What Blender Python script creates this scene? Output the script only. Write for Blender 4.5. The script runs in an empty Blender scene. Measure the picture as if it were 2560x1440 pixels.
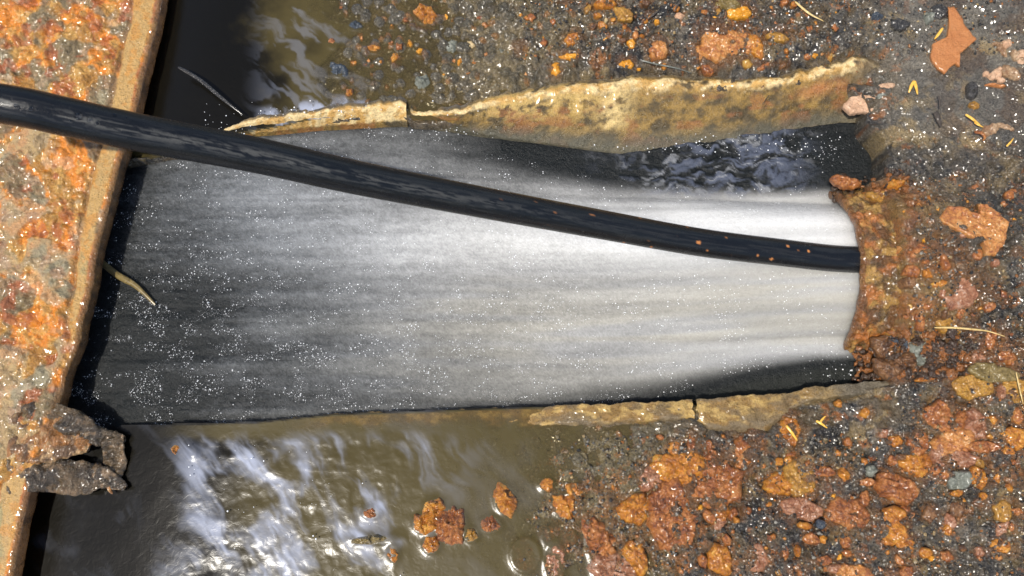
import bpy, math, random
import numpy as np
from mathutils import Vector

# ------------------------------------------------------------------ camera, sky, sun, exposure
Q = 0.00025                      # one working unit = 0.25 mm
F = 2480.0                       # focal length and viewing distance in working units
TILT = math.radians(12)
SC = bpy.context.scene
COL = SC.collection
cam_d = bpy.data.cameras.new('camera')
cam_d.sensor_width = 36
cam_d.lens = 36 * F / 2560
cam_d.clip_start = 0.01
cam_d.clip_end = 20
cam = bpy.data.objects.new('camera', cam_d)
COL.objects.link(cam)
CP = np.array([0, -F * math.sin(TILT), F * math.cos(TILT)])
cam.location = Vector(CP * Q)
cam.rotation_euler = (TILT, 0, 0)
SC.camera = cam
SUN = Vector((-0.30, -0.25, 1.0)).normalized()
w = bpy.data.worlds.new('World'); SC.world = w; w.use_nodes = True
nt = w.node_tree
sky = nt.nodes.new('ShaderNodeTexSky'); sky.sky_type = 'NISHITA'; sky.sun_disc = False
sky.sun_elevation = math.asin(SUN.z)
sky.sun_rotation = math.atan2(SUN.x, SUN.y)
nt.links.new(sky.outputs[0], nt.nodes['Background'].inputs[0])
nt.nodes['Background'].inputs[1].default_value = 0.10
sky.dust_density = 1.8
sl = bpy.data.lights.new('sun', 'SUN'); sl.energy = 4.1; sl.angle = math.radians(0.5); sl.color = (1, 0.94, 0.84)
so = bpy.data.objects.new('sun', sl); COL.objects.link(so)
so.rotation_euler = SUN.to_track_quat('Z', 'Y').to_euler()
SC.view_settings.view_transform = 'Standard'
SC.view_settings.look = 'None'
SC.view_settings.exposure = 0.50
SC.view_settings.gamma = 1
SC.render.engine = 'CYCLES'
SC.cycles.use_denoising = True
SC.cycles.max_bounces = 6
SC.cycles.sample_clamp_indirect = 8

# ------------------------------------------------------------------ layout helper: a picture point at height z -> plan coordinates
ct, st = math.cos(TILT), math.sin(TILT)
def W(px, py, z=0.0):
    px = np.asarray(px, float); py = np.asarray(py, float)
    dx = (px - 1280) / F; dy = -(py - 720) / F
    wy = dy * ct + st; wz = dy * st - ct
    t = (z - CP[2]) / wz
    return 1280 + t * dx, 720 - (CP[1] + t * wy)
def S(a, b, x):
    t = np.clip((x - a) / (b - a), 0, 1); return t * t * (3 - 2 * t)
def mix(a, b, t): return a + (b - a) * t
def fn(pts, z=0.0):
    """plan curve Y(X) through picture points"""
    if np.isscalar(z): z = [z] * len(pts)
    w_ = [W(p[0], p[1], zz) for p, zz in zip(pts, z)]
    w_.sort(key=lambda a: a[0])
    xs = np.array([a[0] for a in w_]); ys = np.array([a[1] for a in w_])
    return lambda X: np.interp(X, xs, ys)

# ------------------------------------------------------------------ numpy noise
_T = {}
def tab(seed, n=2):
    if (seed, n) not in _T: _T[(seed, n)] = np.random.default_rng(seed).random((256, 256, n)).astype(np.float32)
    return _T[(seed, n)]
def vn(X, Y, sx, sy=None, seed=0):
    sy = sy or sx
    x = X / sx + 1000.37; y = Y / sy + 1000.71
    xi = np.floor(x).astype(np.int64); yi = np.floor(y).astype(np.int64)
    fx = (x - xi); fy = (y - yi)
    fx = fx * fx * fx * (fx * (fx * 6 - 15) + 10); fy = fy * fy * fy * (fy * (fy * 6 - 15) + 10)
    T = tab(seed, 1)[..., 0]
    a = T[xi & 255, yi & 255]; b = T[(xi + 1) & 255, yi & 255]
    c = T[xi & 255, (yi + 1) & 255]; d = T[(xi + 1) & 255, (yi + 1) & 255]
    return (a * (1 - fx) + b * fx) * (1 - fy) + (c * (1 - fx) + d * fx) * fy
def fbm(X, Y, sx, sy=None, seed=0, octv=4, rough=0.5):
    """0..1, mean 0.5"""
    sy = sy or sx; r = 0; a = 1; tot = 0
    for o in range(octv):
        xr = X * math.cos(o * 0.7) - Y * math.sin(o * 0.7) if sx == sy else X
        yr = X * math.sin(o * 0.7) + Y * math.cos(o * 0.7) if sx == sy else Y
        r = r + a * vn(xr, yr, sx / 2 ** o, sy / 2 ** o, seed + o * 7); tot += a; a *= rough
    r = r / tot
    return np.clip((r - 0.5) * 1.5 + 0.5, 0, 1)
def worley(X, Y, s, seed=0):
    """distance to nearest feature (0..~1) and its random id"""
    x = X / s + 500.2; y = Y / s + 500.6
    xi = np.floor(x).astype(np.int64); yi = np.floor(y).astype(np.int64)
    best = np.full(x.shape, 9.0); bid = np.zeros(x.shape)
    T = tab(seed + 900, 3)
    for i in (-1, 0, 1):
        for j in (-1, 0, 1):
            t = T[(xi + i) & 255, (yi + j) & 255]
            d = (xi + i + t[..., 0] - x) ** 2 + (yi + j + t[..., 1] - y) ** 2
            m = d < best
            best = np.where(m, d, best); bid = np.where(m, t[..., 2], bid)
    return np.sqrt(best), bid
def facets(X, Y, s, seed=0):
    """broken-stone relief: each cell its own level and tilt"""
    x = X / s + 500.2; y = Y / s + 500.6
    xi = np.floor(x).astype(np.int64); yi = np.floor(y).astype(np.int64)
    best = np.full(x.shape, 9.0); out = np.zeros(x.shape)
    T = tab(seed + 1500, 5)
    for i in (-1, 0, 1):
        for j in (-1, 0, 1):
            t = T[(xi + i) & 255, (yi + j) & 255]
            dx = xi + i + t[..., 0] - x; dy = yi + j + t[..., 1] - y
            d = dx * dx + dy * dy; m = d < best
            best = np.where(m, d, best); out = np.where(m, t[..., 2] + dx * (t[..., 3] - 0.5) * 1.8 + dy * (t[..., 4] - 0.5) * 1.8, out)
    return out
def grains(X, Y, s, seed, keep=0.5):
    d, r = worley(X, Y, s, seed)
    return np.where(r < keep, np.sqrt(np.clip(1 - (d / (0.25 + 0.3 * r / keep)) ** 2, 0, 1)) * (0.4 + 0.6 * r / keep), 0), r
def C3(c): return np.array(c, float)
def cmix(a, b, t): return a * (1 - t[..., None]) + b * t[..., None]

# ------------------------------------------------------------------ mesh helpers
def mesh_from(name, V, Fq, col=None, attrs=None, smooth=True):
    me = bpy.data.meshes.new(name)
    V = np.asarray(V, np.float32); Fq = np.asarray(Fq, np.int32)
    me.vertices.add(len(V)); me.vertices.foreach_set('co', V.ravel())
    n = Fq.shape[1]
    me.loops.add(Fq.size); me.loops.foreach_set('vertex_index', Fq.ravel())
    me.polygons.add(len(Fq)); me.polygons.foreach_set('loop_start', np.arange(0, Fq.size, n, dtype=np.int32))
    me.polygons.foreach_set('loop_total', np.full(len(Fq), n, np.int32))
    me.update(calc_edges=True)
    if smooth: me.polygons.foreach_set('use_smooth', np.ones(len(Fq), bool))
    if col is not None:
        a = me.attributes.new('col', 'FLOAT_COLOR', 'POINT')
        c = np.ones((len(V), 4), np.float32); c[:, :3] = np.asarray(col).reshape(-1, 3); a.data.foreach_set('color', c.ravel())
    for k, v in (attrs or {}).items():
        a = me.attributes.new(k, 'FLOAT', 'POINT'); a.data.foreach_set('value', np.asarray(v, np.float32).ravel())
    return me
def world(X, Y, Z): return np.stack([(X - 1280) * Q, -(Y - 720) * Q, Z * Q], -1)
def grid_faces(nr, nc, wrap=False):
    i, j = np.meshgrid(np.arange(nr - 1), np.arange(nc if wrap else nc - 1), indexing='ij')
    a = i * nc + j; b = i * nc + (j + 1) % nc; c = (i + 1) * nc + (j + 1) % nc; d = (i + 1) * nc + j
    return np.stack([a, d, c, b], -1).reshape(-1, 4)
def gridmesh(name, X, Y, Z, col=None, attrs=None):
    return mesh_from(name, world(X, Y, Z).reshape(-1, 3), grid_faces(*X.shape), None if col is None else col.reshape(-1, 3), attrs)
def obj(name, me, mat, parent=None, label=None, cat=None, group=None, kind=None, loc=None):
    o = bpy.data.objects.new(name, me); COL.objects.link(o)
    if mat and me and not me.materials: me.materials.append(mat)
    if parent: o.parent = parent
    if loc is not None: o.location = loc
    for k, v in (('label', label), ('category', cat), ('group', group), ('kind', kind)):
        if v: o[k] = v
    return o
def empty(name, label, cat, loc, group=None):
    o = bpy.data.objects.new(name, None); COL.objects.link(o); o.location = loc
    o['label'] = label; o['category'] = cat
    if group: o['group'] = group
    return o
def local(me, loc):
    me.transform(__import__('mathutils').Matrix.Translation(-Vector(loc))); return me

# ------------------------------------------------------------------ materials
def N(nt, t, **kw):
    n = nt.nodes.new(t)
    for k, v in kw.items():
        if isinstance(k, str) and hasattr(n, k): setattr(n, k, v)
    return n
def noise_node(nt, scale, detail=4, rough=0.6, pos=None, dist=0):
    n = N(nt, 'ShaderNodeTexNoise'); n.inputs['Scale'].default_value = scale
    n.inputs['Detail'].default_value = detail; n.inputs['Roughness'].default_value = rough
    n.inputs['Distortion'].default_value = dist
    if pos: nt.links.new(pos, n.inputs['Vector'])
    return n
def new_mat(name):
    m = bpy.data.materials.new(name); m.use_nodes = True
    return m, m.node_tree, m.node_tree.nodes['Principled BSDF']
def ramp(nt, fac, stops):
    r = N(nt, 'ShaderNodeValToRGB'); e = r.color_ramp.elements
    while len(e) < len(stops): e.new(0.5)
    for k, (p, c) in enumerate(stops): e[k].position = p; e[k].color = (*c, 1)
    nt.links.new(fac, r.inputs[0]); return r
def bump(nt, h, dist, strength=1.0, prev=None):
    b = N(nt, 'ShaderNodeBump'); b.inputs['Strength'].default_value = strength; b.inputs['Distance'].default_value = dist
    nt.links.new(h, b.inputs['Height'])
    if prev: nt.links.new(prev, b.inputs['Normal'])
    return b.outputs[0]
def math_(nt, op, a, b=None):
    n = N(nt, 'ShaderNodeMath'); n.operation = op
    for i, v in enumerate((a, b)):
        if v is None: continue
        if isinstance(v, (int, float)): n.inputs[i].default_value = v
        else: nt.links.new(v, n.inputs[i])
    return n.outputs[0]
def attr_mat(name, rough=(0.18, 0.5), var=0.45, b1=(1500, 0.0006), b2=(420, 0.0012), coat=0.0, spec=0.5, tint=None):
    """colour from the mesh's own colour layer, broken up by fine grain, wet"""
    m, nt, p = new_mat(name)
    g = N(nt, 'ShaderNodeNewGeometry'); pos = g.outputs['Position']
    a = N(nt, 'ShaderNodeAttribute', attribute_name='col')
    n1 = noise_node(nt, b1[0], 5, 0.65, pos); n2 = noise_node(nt, b2[0], 5, 0.6, pos)
    k = math_(nt, 'MULTIPLY', math_(nt, 'SUBTRACT', n1.outputs[0], 0.5), 2.2 * var)
    k = math_(nt, 'ADD', k, math_(nt, 'MULTIPLY', math_(nt, 'SUBTRACT', n2.outputs[0], 0.5), 1.6 * var))
    k = math_(nt, 'MAXIMUM', math_(nt, 'ADD', k, 1.0), 0.15)
    v = N(nt, 'ShaderNodeVectorMath', operation='SCALE')
    nt.links.new(a.outputs['Color'], v.inputs[0]); nt.links.new(k, v.inputs['Scale'])
    nt.links.new(v.outputs[0], p.inputs['Base Color'])
    n3 = noise_node(nt, 160, 3, 0.6, pos)
    mr = N(nt, 'ShaderNodeMapRange'); nt.links.new(n3.outputs[0], mr.inputs[0])
    mr.inputs[1].default_value = 0.35; mr.inputs[2].default_value = 0.65; mr.inputs[3].default_value = rough[0]; mr.inputs[4].default_value = rough[1]
    nt.links.new(mr.outputs[0], p.inputs['Roughness'])
    nb = bump(nt, n2.outputs[0], b2[1]); nb = bump(nt, n1.outputs[0], b1[1], prev=nb)
    nt.links.new(nb, p.inputs['Normal'])
    p.inputs['Specular IOR Level'].default_value = spec
    p.inputs['Coat Weight'].default_value = coat; p.inputs['Coat Roughness'].default_value = 0.12
    return m
def rust_mat(name, stops, scale=260, rough=0.28, coat=0.5, bmp=0.0022):
    m, nt, p = new_mat(name)
    g = N(nt, 'ShaderNodeNewGeometry'); pos = g.outputs['Position']
    n1 = noise_node(nt, scale, 6, 0.72, pos, 0.8); n2 = noise_node(nt, 950, 4, 0.65, pos); n4 = noise_node(nt, 110, 3, 0.6, pos)
    mx = math_(nt, 'ADD', math_(nt, 'MULTIPLY', n1.outputs[0], 0.5), math_(nt, 'ADD', math_(nt, 'MULTIPLY', n2.outputs[0], 0.25), math_(nt, 'MULTIPLY', n4.outputs[0], 0.25)))
    r = ramp(nt, mx, stops); nt.links.new(r.outputs[0], p.inputs['Base Color'])
    nb = bump(nt, n1.outputs[0], bmp); nb = bump(nt, n2.outputs[0], 0.0012, prev=nb)
    nt.links.new(nb, p.inputs['Normal'])
    p.inputs['Roughness'].default_value = rough; p.inputs['Coat Weight'].default_value = coat; p.inputs['Coat Roughness'].default_value = 0.15
    return m
M = {}
M['orange'] = rust_mat('orange_rust', [(0.36, (0.06, 0.022, 0.006)), (0.45, (0.32, 0.10, 0.012)), (0.53, (0.52, 0.20, 0.018)), (0.62, (0.64, 0.34, 0.06))])
M['red'] = rust_mat('red_brown_rust', [(0.36, (0.04, 0.016, 0.01)), (0.45, (0.20, 0.06, 0.018)), (0.53, (0.40, 0.14, 0.03)), (0.62, (0.55, 0.28, 0.11))])
M['mauve'] = rust_mat('mauve_rust', [(0.36, (0.06, 0.025, 0.015)), (0.45, (0.24, 0.085, 0.035)), (0.54, (0.40, 0.19, 0.10)), (0.62, (0.56, 0.40, 0.32))])
M['pink'] = rust_mat('pink_orange_rust', [(0.36, (0.13, 0.04, 0.015)), (0.45, (0.38, 0.13, 0.04)), (0.53, (0.58, 0.25, 0.06)), (0.62, (0.68, 0.42, 0.22))])
M['ochre'] = rust_mat('ochre_rust', [(0.36, (0.08, 0.04, 0.01)), (0.45, (0.27, 0.13, 0.025)), (0.54, (0.46, 0.23, 0.03)), (0.64, (0.56, 0.36, 0.1))])
M['yellow'] = rust_mat('bright_yellow_orange_rust', [(0.30, (0.3, 0.1, 0.01)), (0.44, (0.62, 0.25, 0.015)), (0.56, (0.8, 0.36, 0.02)), (0.68, (0.8, 0.5, 0.1))])
M['olive'] = rust_mat('olive_brown_film', [(0.30, (0.05, 0.04, 0.012)), (0.45, (0.17, 0.12, 0.035)), (0.6, (0.30, 0.22, 0.08)), (0.7, (0.4, 0.3, 0.14))])
M['cream'] = rust_mat('cream_clay', [(0.30, (0.3, 0.2, 0.08)), (0.45, (0.6, 0.45, 0.22)), (0.6, (0.75, 0.6, 0.36)), (0.7, (0.8, 0.7, 0.5))])
M['skin'] = rust_mat('sandy_pink_scab', [(0.30, (0.3, 0.15, 0.08)), (0.45, (0.6, 0.36, 0.22)), (0.6, (0.72, 0.48, 0.32)), (0.7, (0.78, 0.6, 0.45))], rough=0.5, coat=0.1)
M['slate'] = rust_mat('slate_stone', [(0.30, (0.012, 0.015, 0.02)), (0.5, (0.03, 0.04, 0.055)), (0.7, (0.09, 0.11, 0.14))], rough=0.2, bmp=0.0004)
M['stone'] = rust_mat('grey_stone', [(0.30, (0.05, 0.05, 0.04)), (0.5, (0.15, 0.16, 0.13)), (0.7, (0.3, 0.31, 0.28))], rough=0.3, bmp=0.0006)
M['dirt'] = rust_mat('dark_dirt', [(0.30, (0.01, 0.01, 0.01)), (0.5, (0.035, 0.032, 0.03)), (0.7, (0.12, 0.115, 0.11))], rough=0.22)
M['brown'] = rust_mat('dark_brown_rust', [(0.36, (0.02, 0.012, 0.008)), (0.45, (0.09, 0.04, 0.018)), (0.53, (0.20, 0.09, 0.03)), (0.62, (0.36, 0.2, 0.1))])
M['leaf'] = rust_mat('wet_brown_leaf', [(0.30, (0.30, 0.10, 0.025)), (0.5, (0.40, 0.15, 0.04)), (0.7, (0.46, 0.2, 0.07))], rough=0.4, bmp=0.0002)
M['dryleaf'] = rust_mat('dry_leaf', [(0.30, (0.10, 0.04, 0.015)), (0.45, (0.25, 0.13, 0.06)), (0.58, (0.5, 0.34, 0.2)), (0.7, (0.7, 0.55, 0.4))], rough=0.45)
M['straw'] = rust_mat('straw_stalk', [(0.30, (0.4, 0.25, 0.08)), (0.5, (0.62, 0.45, 0.18)), (0.7, (0.75, 0.6, 0.35))], rough=0.4, bmp=0.0002)
M['needle'] = rust_mat('amber_needle', [(0.30, (0.5, 0.2, 0.02)), (0.5, (0.8, 0.45, 0.06)), (0.7, (0.85, 0.6, 0.2))], rough=0.35, bmp=0.0002)
M['root'] = rust_mat('dark_rootlet', [(0.30, (0.02, 0.015, 0.01)), (0.7, (0.08, 0.06, 0.045))], rough=0.4, bmp=0.0002)
M['ground'] = attr_mat('wet_gritty_mud', (0.10, 0.34), 1.0, (900, 0.0026), (400, 0.0026), coat=0.6, spec=0.7)
M['clay'] = attr_mat('salt_glazed_clay', (0.2, 0.42), 0.65, (1100, 0.0010), (400, 0.0012), coat=0.12)
M['plate'] = attr_mat('wet_rusted_plate', (0.16, 0.4), 0.5, (1100, 0.0012), (380, 0.0020), coat=0.6, spec=0.6)
M['pipe'] = attr_mat('wet_rusted_pipe', (0.12, 0.3), 0.8, (900, 0.0020), (400, 0.0022), coat=0.3, spec=0.7)
M['hose'] = attr_mat('black_rubber_hose', (0.18, 0.3), 0.3, (1600, 0.00012), (500, 0.00016), coat=0.0, spec=0.38)

def water_mat(name, body, sheen_col, gloss_rough=0.06, b1=(420, 0.0009), stretch=(1, 1, 1)):
    """murky water: how much of the bed shows depends on the depth of water over it; foam is sky reflection painted as pale colour"""
    m, nt, p = new_mat(name); nt.nodes.remove(p)
    out = nt.nodes['Material Output']
    g = N(nt, 'ShaderNodeNewGeometry')
    vm = N(nt, 'ShaderNodeVectorMath', operation='MULTIPLY'); nt.links.new(g.outputs['Position'], vm.inputs[0]); vm.inputs[1].default_value = stretch
    n1 = noise_node(nt, b1[0], 5, 0.55, vm.outputs[0], 0.8)
    nb = bump(nt, n1.outputs[0], b1[1])
    al = N(nt, 'ShaderNodeAttribute', attribute_name='murk'); fo = N(nt, 'ShaderNodeAttribute', attribute_name='foam')
    cr = N(nt, 'ShaderNodeMix', data_type='RGBA'); nt.links.new(fo.outputs['Fac'], cr.inputs['Factor'])
    cr.inputs['A'].default_value = (*body, 1); cr.inputs['B'].default_value = (*sheen_col, 1)
    de = N(nt, 'ShaderNodeAttribute', attribute_name='deep')
    c2 = N(nt, 'ShaderNodeMix', data_type='RGBA'); nt.links.new(de.outputs['Fac'], c2.inputs['Factor']); c2.inputs['A'].default_value = (*body, 1); c2.inputs['B'].default_value = (0.003, 0.0025, 0.0012, 1)
    nt.links.new(c2.outputs['Result'], cr.inputs['A'])
    df = N(nt, 'ShaderNodeBsdfDiffuse'); nt.links.new(cr.outputs['Result'], df.inputs[0])
    tr = N(nt, 'ShaderNodeBsdfTransparent'); tr.inputs[0].default_value = (0.93, 0.88, 0.74, 1)
    m1 = N(nt, 'ShaderNodeMixShader'); nt.links.new(al.outputs['Fac'], m1.inputs[0]); nt.links.new(tr.outputs[0], m1.inputs[1]); nt.links.new(df.outputs[0], m1.inputs[2])
    gl = N(nt, 'ShaderNodeBsdfGlossy'); gl.inputs['Roughness'].default_value = gloss_rough; nt.links.new(nb, gl.inputs['Normal'])
    fr = N(nt, 'ShaderNodeFresnel'); fr.inputs[0].default_value = 1.33; nt.links.new(nb, fr.inputs['Normal'])
    m2 = N(nt, 'ShaderNodeMixShader'); nt.links.new(fr.outputs[0], m2.inputs[0]); nt.links.new(m1.outputs[0], m2.inputs[1]); nt.links.new(gl.outputs[0], m2.inputs[2])
    nt.links.new(m2.outputs[0], out.inputs[0])
    return m
M['pool'] = water_mat('murky_pool_water', (0.060, 0.047, 0.017), (0.30, 0.33, 0.42), 0.22, (230, 0.00012))

# ------------------------------------------------------------------ the lie of the land (plan functions)
rim_u = fn([(300, 380), (470, 352), (540, 335), (620, 312), (700, 300), (780, 285), (900, 272), (1000, 262), (1030, 285), (1130, 288), (1200, 262), (1330, 238),
            (1450, 222), (1600, 206), (1800, 212), (1960, 205), (2060, 172), (2130, 158), (2200, 160), (2250, 178), (2400, 200)])
wl_pts = [(300, 400), (470, 372), (620, 338), (800, 318), (1000, 304), (1100, 318), (1200, 335), (1400, 362), (1550, 384), (1700, 368), (1900, 338), (2100, 308), (2200, 318), (2260, 330)]
wl_z = np.interp([p[0] for p in wl_pts], [300, 1000, 1300, 1700, 2300], [-60, -28, -50, -70, -70])
wl_u = fn(wl_pts, list(wl_z))
wlz_at = lambda X: np.interp(X, [300, 1000, 1300, 1700, 2300], [-60, -28, -50, -70, -70])
rim_l = fn([(-200, 1095), (120, 1080), (300, 1062), (640, 1054), (830, 1034), (1100, 1024), (1380, 1014), (1600, 1004), (1740, 998), (1900, 986), (2050, 966), (2190, 952), (2300, 945), (2400, 940)])
rim_w = lambda X: np.interp(X, [600, 1400, 1720, 1760, 1900, 1960, 2050, 2300], [50, 50, 46, 78, 88, 46, 36, 36])
PX, PY, PZ, PR = 2118.0, 655.0, -140.0, 222.0      # pipe mouth, axis, outer radius

def base_land(X, Y):
    """smooth ground height"""
    n = (fbm(X, Y, 160, seed=3, octv=3) - 0.5)
    z = 10 + 22 * n
    z = z + 40 * S(2200, 2700, X) + 10 * S(500, 100, Y) * S(1900, 2400, X)
    # upper pool
    up = S(400, 250, Y)
    d = np.interp(X + 170 * (fbm(X, Y, 120, seed=4) - 0.5) - 0.25 * (Y - 120), [200, 470, 640, 740, 820, 1150, 1330, 1500], [-330, -180, -110, -50, -16, -11, 2, 12])
    z = mix(z, d + 8 * n, up * S(1560, 1420, X + 0.5 * (Y - 100)))
    # lower pool
    lo = S(900, 1010, Y)
    edge = X - 60 * np.sin(Y / 70.0) - 0.25 * (1250 - Y)
    d = np.interp(edge, [150, 420, 700, 1150, 1400, 1560, 1720], [-330, -190, -62, -34, -16, -2, 12])
    z = mix(z, d + 10 * n, lo * S(1800, 1690, X))
    z = z + S(260, 60, X) * -200 * S(1900, 1000, X)
    # mud heaped over the pipe
    r2 = np.clip((PR + 22) ** 2 - (Y - PY - 5) ** 2, 0, None)
    mound = PZ + np.sqrt(r2) + 14 * n
    mm = S(2175, 2230, X + 10 * n)
    z = np.where(r2 > 0, np.maximum(z, mound * mm - 300 * (1 - mm)), z)
    # the ground dips under the clay rims
    ru = rim_u(X); z = mix(z, np.minimum(z, -16), S(ru - 44, ru - 12, Y) * S(ru + 80, ru + 40, Y) * S(2290, 2240, X) * S(960, 1040, X))
    rl = rim_l(X); wd = rim_w(X); z = mix(z, np.minimum(z, -14), S(rl - 30, rl, Y) * S(rl + wd + 16, rl + wd - 14, Y) * S(2190, 2120, X) * S(1300, 1400, X))
    return z
def trench(X, Y):
    """1 inside the drain channel"""
    a = Y - (rim_u(X) + 22); b = (rim_l(X) + 16) - Y
    endx = 2240 - 0.35 * np.abs(Y - 390) + 8 * np.sin(Y / 17.0)
    endx = np.where(Y > 440, 2203 + 26 * (fbm(X, Y, 34, seed=19) - 0.5), endx)
    c = endx - X
    return np.clip(np.minimum(np.minimum(a, b), c) / 10.0, 0, 1)
def land(X, Y):
    z = base_land(X, Y)
    gravel = S(790, 850, X) * S(1560, 1350, X) * S(270, 215, Y + 0.12 * (X - 1000) * (X > 1000)) 
    gravel = np.maximum(gravel, S(1330, 1460, X) * S(1720, 1600, X) * S(1010, 1060, Y) * 0.8)
    g1, r1 = grains(X, Y, 34, 11, 0.75); g2, r2 = grains(X, Y, 19, 12, 0.7)
    z = z + gravel * (15 * g1 + 8 * g2)
    mud = 1 - 0.6 * gravel
    g3, r3 = grains(X, Y, 13, 13, 0.6)
    rid = 1 - np.abs(fbm(X, Y, 40, seed=21, octv=3) - 0.5) * 2
    smoothz = S(2150, 2350, X) * S(430, 250, Y)
    z = z + 2.2 * (1 - 0.6 * smoothz) * (tab(77, 1)[(X * 0.37).astype(np.int64) & 255, (Y * 0.37).astype(np.int64) & 255, 0] - 0.5)
    z = z + (1 - 0.7 * smoothz) * (6 * (facets(X, Y, 17, 15) - 0.5) + 16 * (facets(X + 9 * fbm(X, Y, 20, seed=17), Y, 36, 16) - 0.5) + 14 * (fbm(X, Y, 60, seed=18, octv=3) - 0.5)) * S(1000, 1500, X)
    z = z + mud * (1 - 0.65 * smoothz) * (5.0 * g3 + 12 * (fbm(X, Y, 26, seed=5, octv=4, rough=0.6) - 0.5) + 4 * rid * S(1400, 1700, X))
    z = z + (1 - smoothz) * 16 * (fbm(X, Y, 75, seed=8, octv=2) - 0.5) * S(1400, 1600, X)
    # crust on the mound by the pipe
    cr = S(2160, 2200, X) * S(2420, 2280, X) * S(430, 480, Y) * S(960, 900, Y)
    g4, r4 = grains(X, Y, 22, 14, 0.8)
    z = z + cr * (9 * g4)
    t = trench(X, Y)
    return mix(z, -260.0, t), dict(gravel=gravel, g1=g1, r1=r1, g2=g2, r2=r2, g3=g3, r3=r3, cr=cr, g4=g4, r4=r4, smooth=smoothz, trench=t)

def axis(lo, hi, step, far):
    a = np.arange(lo, hi + step, step)
    k = np.cumsum(step * 1.25 ** np.arange(1, 26)); k = k[k < far]
    return np.concatenate([lo - k[::-1], a, hi + k])
gx = axis(-60, 2640, 3.3, 3000); gy = axis(-120, 1620, 3.3, 3000)
GX, GY = np.meshgrid(gx, gy, indexing='ij')
GZ, mk = land(GX, GY)
# ground colour: grit, mud, tan silt, rust specks
f1 = fbm(GX, GY, 130, seed=31, octv=4); f2 = fbm(GX, GY, 45, seed=32, octv=4); f3 = fbm(GX, GY, 12, seed=33, octv=3)
dark = C3((0.026, 0.022, 0.017)); grey = C3((0.165, 0.14, 0.105)); brown = C3((0.15, 0.105, 0.05)); tan = C3((0.42, 0.30, 0.13)); rust = C3((0.46, 0.16, 0.03))
c = cmix(np.broadcast_to(dark, GX.shape + (3,)), grey, S(0.35, 0.7, f1 * 0.5 + f3 * 0.5))
c = c * (0.45 + 1.1 * np.random.default_rng(9).random(GX.shape)[..., None])
c = cmix(c, brown, 0.7 * S(0.40, 0.65, f2))
c = cmix(c, C3((0.23, 0.205, 0.16)), 0.8 * mk['smooth'])
c = cmix(c, C3((0.16, 0.10, 0.05)), 0.8 * S(2330, 2450, GX) * S(0.5, 0.62, fbm(GX, GY, 90, seed=36)) * S(430, 330, GY))
toprt = S(1560, 1300, GX + 0.3 * GY)
c = cmix(c, C3((0.27, 0.21, 0.11)), 0.75 * S(250, 200, GY) * toprt * S(0.35, 0.6, f2))
c = cmix(c, tan, 0.55 * S(0.66, 0.78, fbm(GX, GY, 75, seed=34, octv=5, rough=0.65)) * S(1250, 1400, GX))
c = cmix(c, C3((0.24, 0.19, 0.09)), S(1010, 1040, GY) * S(1700, 1560, GX) * 0.8)
sp = fbm(GX, GY, 22, seed=44, octv=4, rough=0.65) * 0.7 + 0.3 * fbm(GX, GY, 90, seed=45); c = cmix(c, rust, 0.65 * S(0.69, 0.76, sp) * S(1250, 1400, GX) * (1 - 0.7 * mk['smooth']))
c = cmix(c, C3((0.42, 0.17, 0.035)), mk['gravel'] * (S(0.84, 0.87, mk['r2'] / 0.7) * S(0.1, 0.3, mk['g2'])) * 0.9)
c = cmix(c, C3((0.17, 0.13, 0.06)), mk['gravel'] * 0.45)
c = cmix(c, C3((0.09, 0.08, 0.055)), mk['gravel'] * S(0.2, 0.4, mk['g1']) * 0.6)
# rust wash on the mud over the pipe
pw = S(2420, 2230, GX + 60 * (f2 - 0.5)) * S(430, 470, GY) * S(930, 880, GY) * S(2150, 2170, GX)
c = cmix(c, cmix(np.broadcast_to(C3((0.30, 0.17, 0.05)), GX.shape + (3,)), C3((0.36, 0.13, 0.03)), S(0.4, 0.65, f2)), 0.85 * pw)
lowr = S(800, 850, GY) * S(970, 940, GY) * S(2150, 2180, GX) * S(2560, 2380, GX)
c = cmix(c, C3((0.25, 0.09, 0.025)), lowr * S(0.35, 0.55, f2) * 0.9)
# soil just outside the clay rims is tan silt
c = cmix(c, tan, 0.75 * S(16, 0, np.abs(GY - rim_l(GX) - 30) + 20 * (f2 - 0.5)) * S(1700, 1750, GX) * S(2200, 2100, GX))
c = cmix(c, C3((0.06, 0.058, 0.054)), 0.45 * S(0.4, 0.62, fbm(GX, GY, 100, seed=37, octv=4)) * S(1500, 1700, GX)) * 0.9
c = cmix(c, C3((0.03, 0.028, 0.02)), mk['trench'])
c_ground = c
ground = gridmesh('ground', GX, GY, GZ, c)
obj('ground', ground, M['ground'], kind='structure', label='dark wet gritty mud around the clay drain channel', cat='ground')

from_x = lambda X, Y: land(np.atleast_1d(np.asarray(X, float)), np.atleast_1d(np.asarray(Y, float)))[0]
def bl(X, Y): return base_land(np.asarray(X, float), np.asarray(Y, float))

# ------------------------------------------------------------------ all loose pieces, picture positions (used by the pools for their rims too)
random.seed(4); RNG = np.random.default_rng(5)
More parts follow.
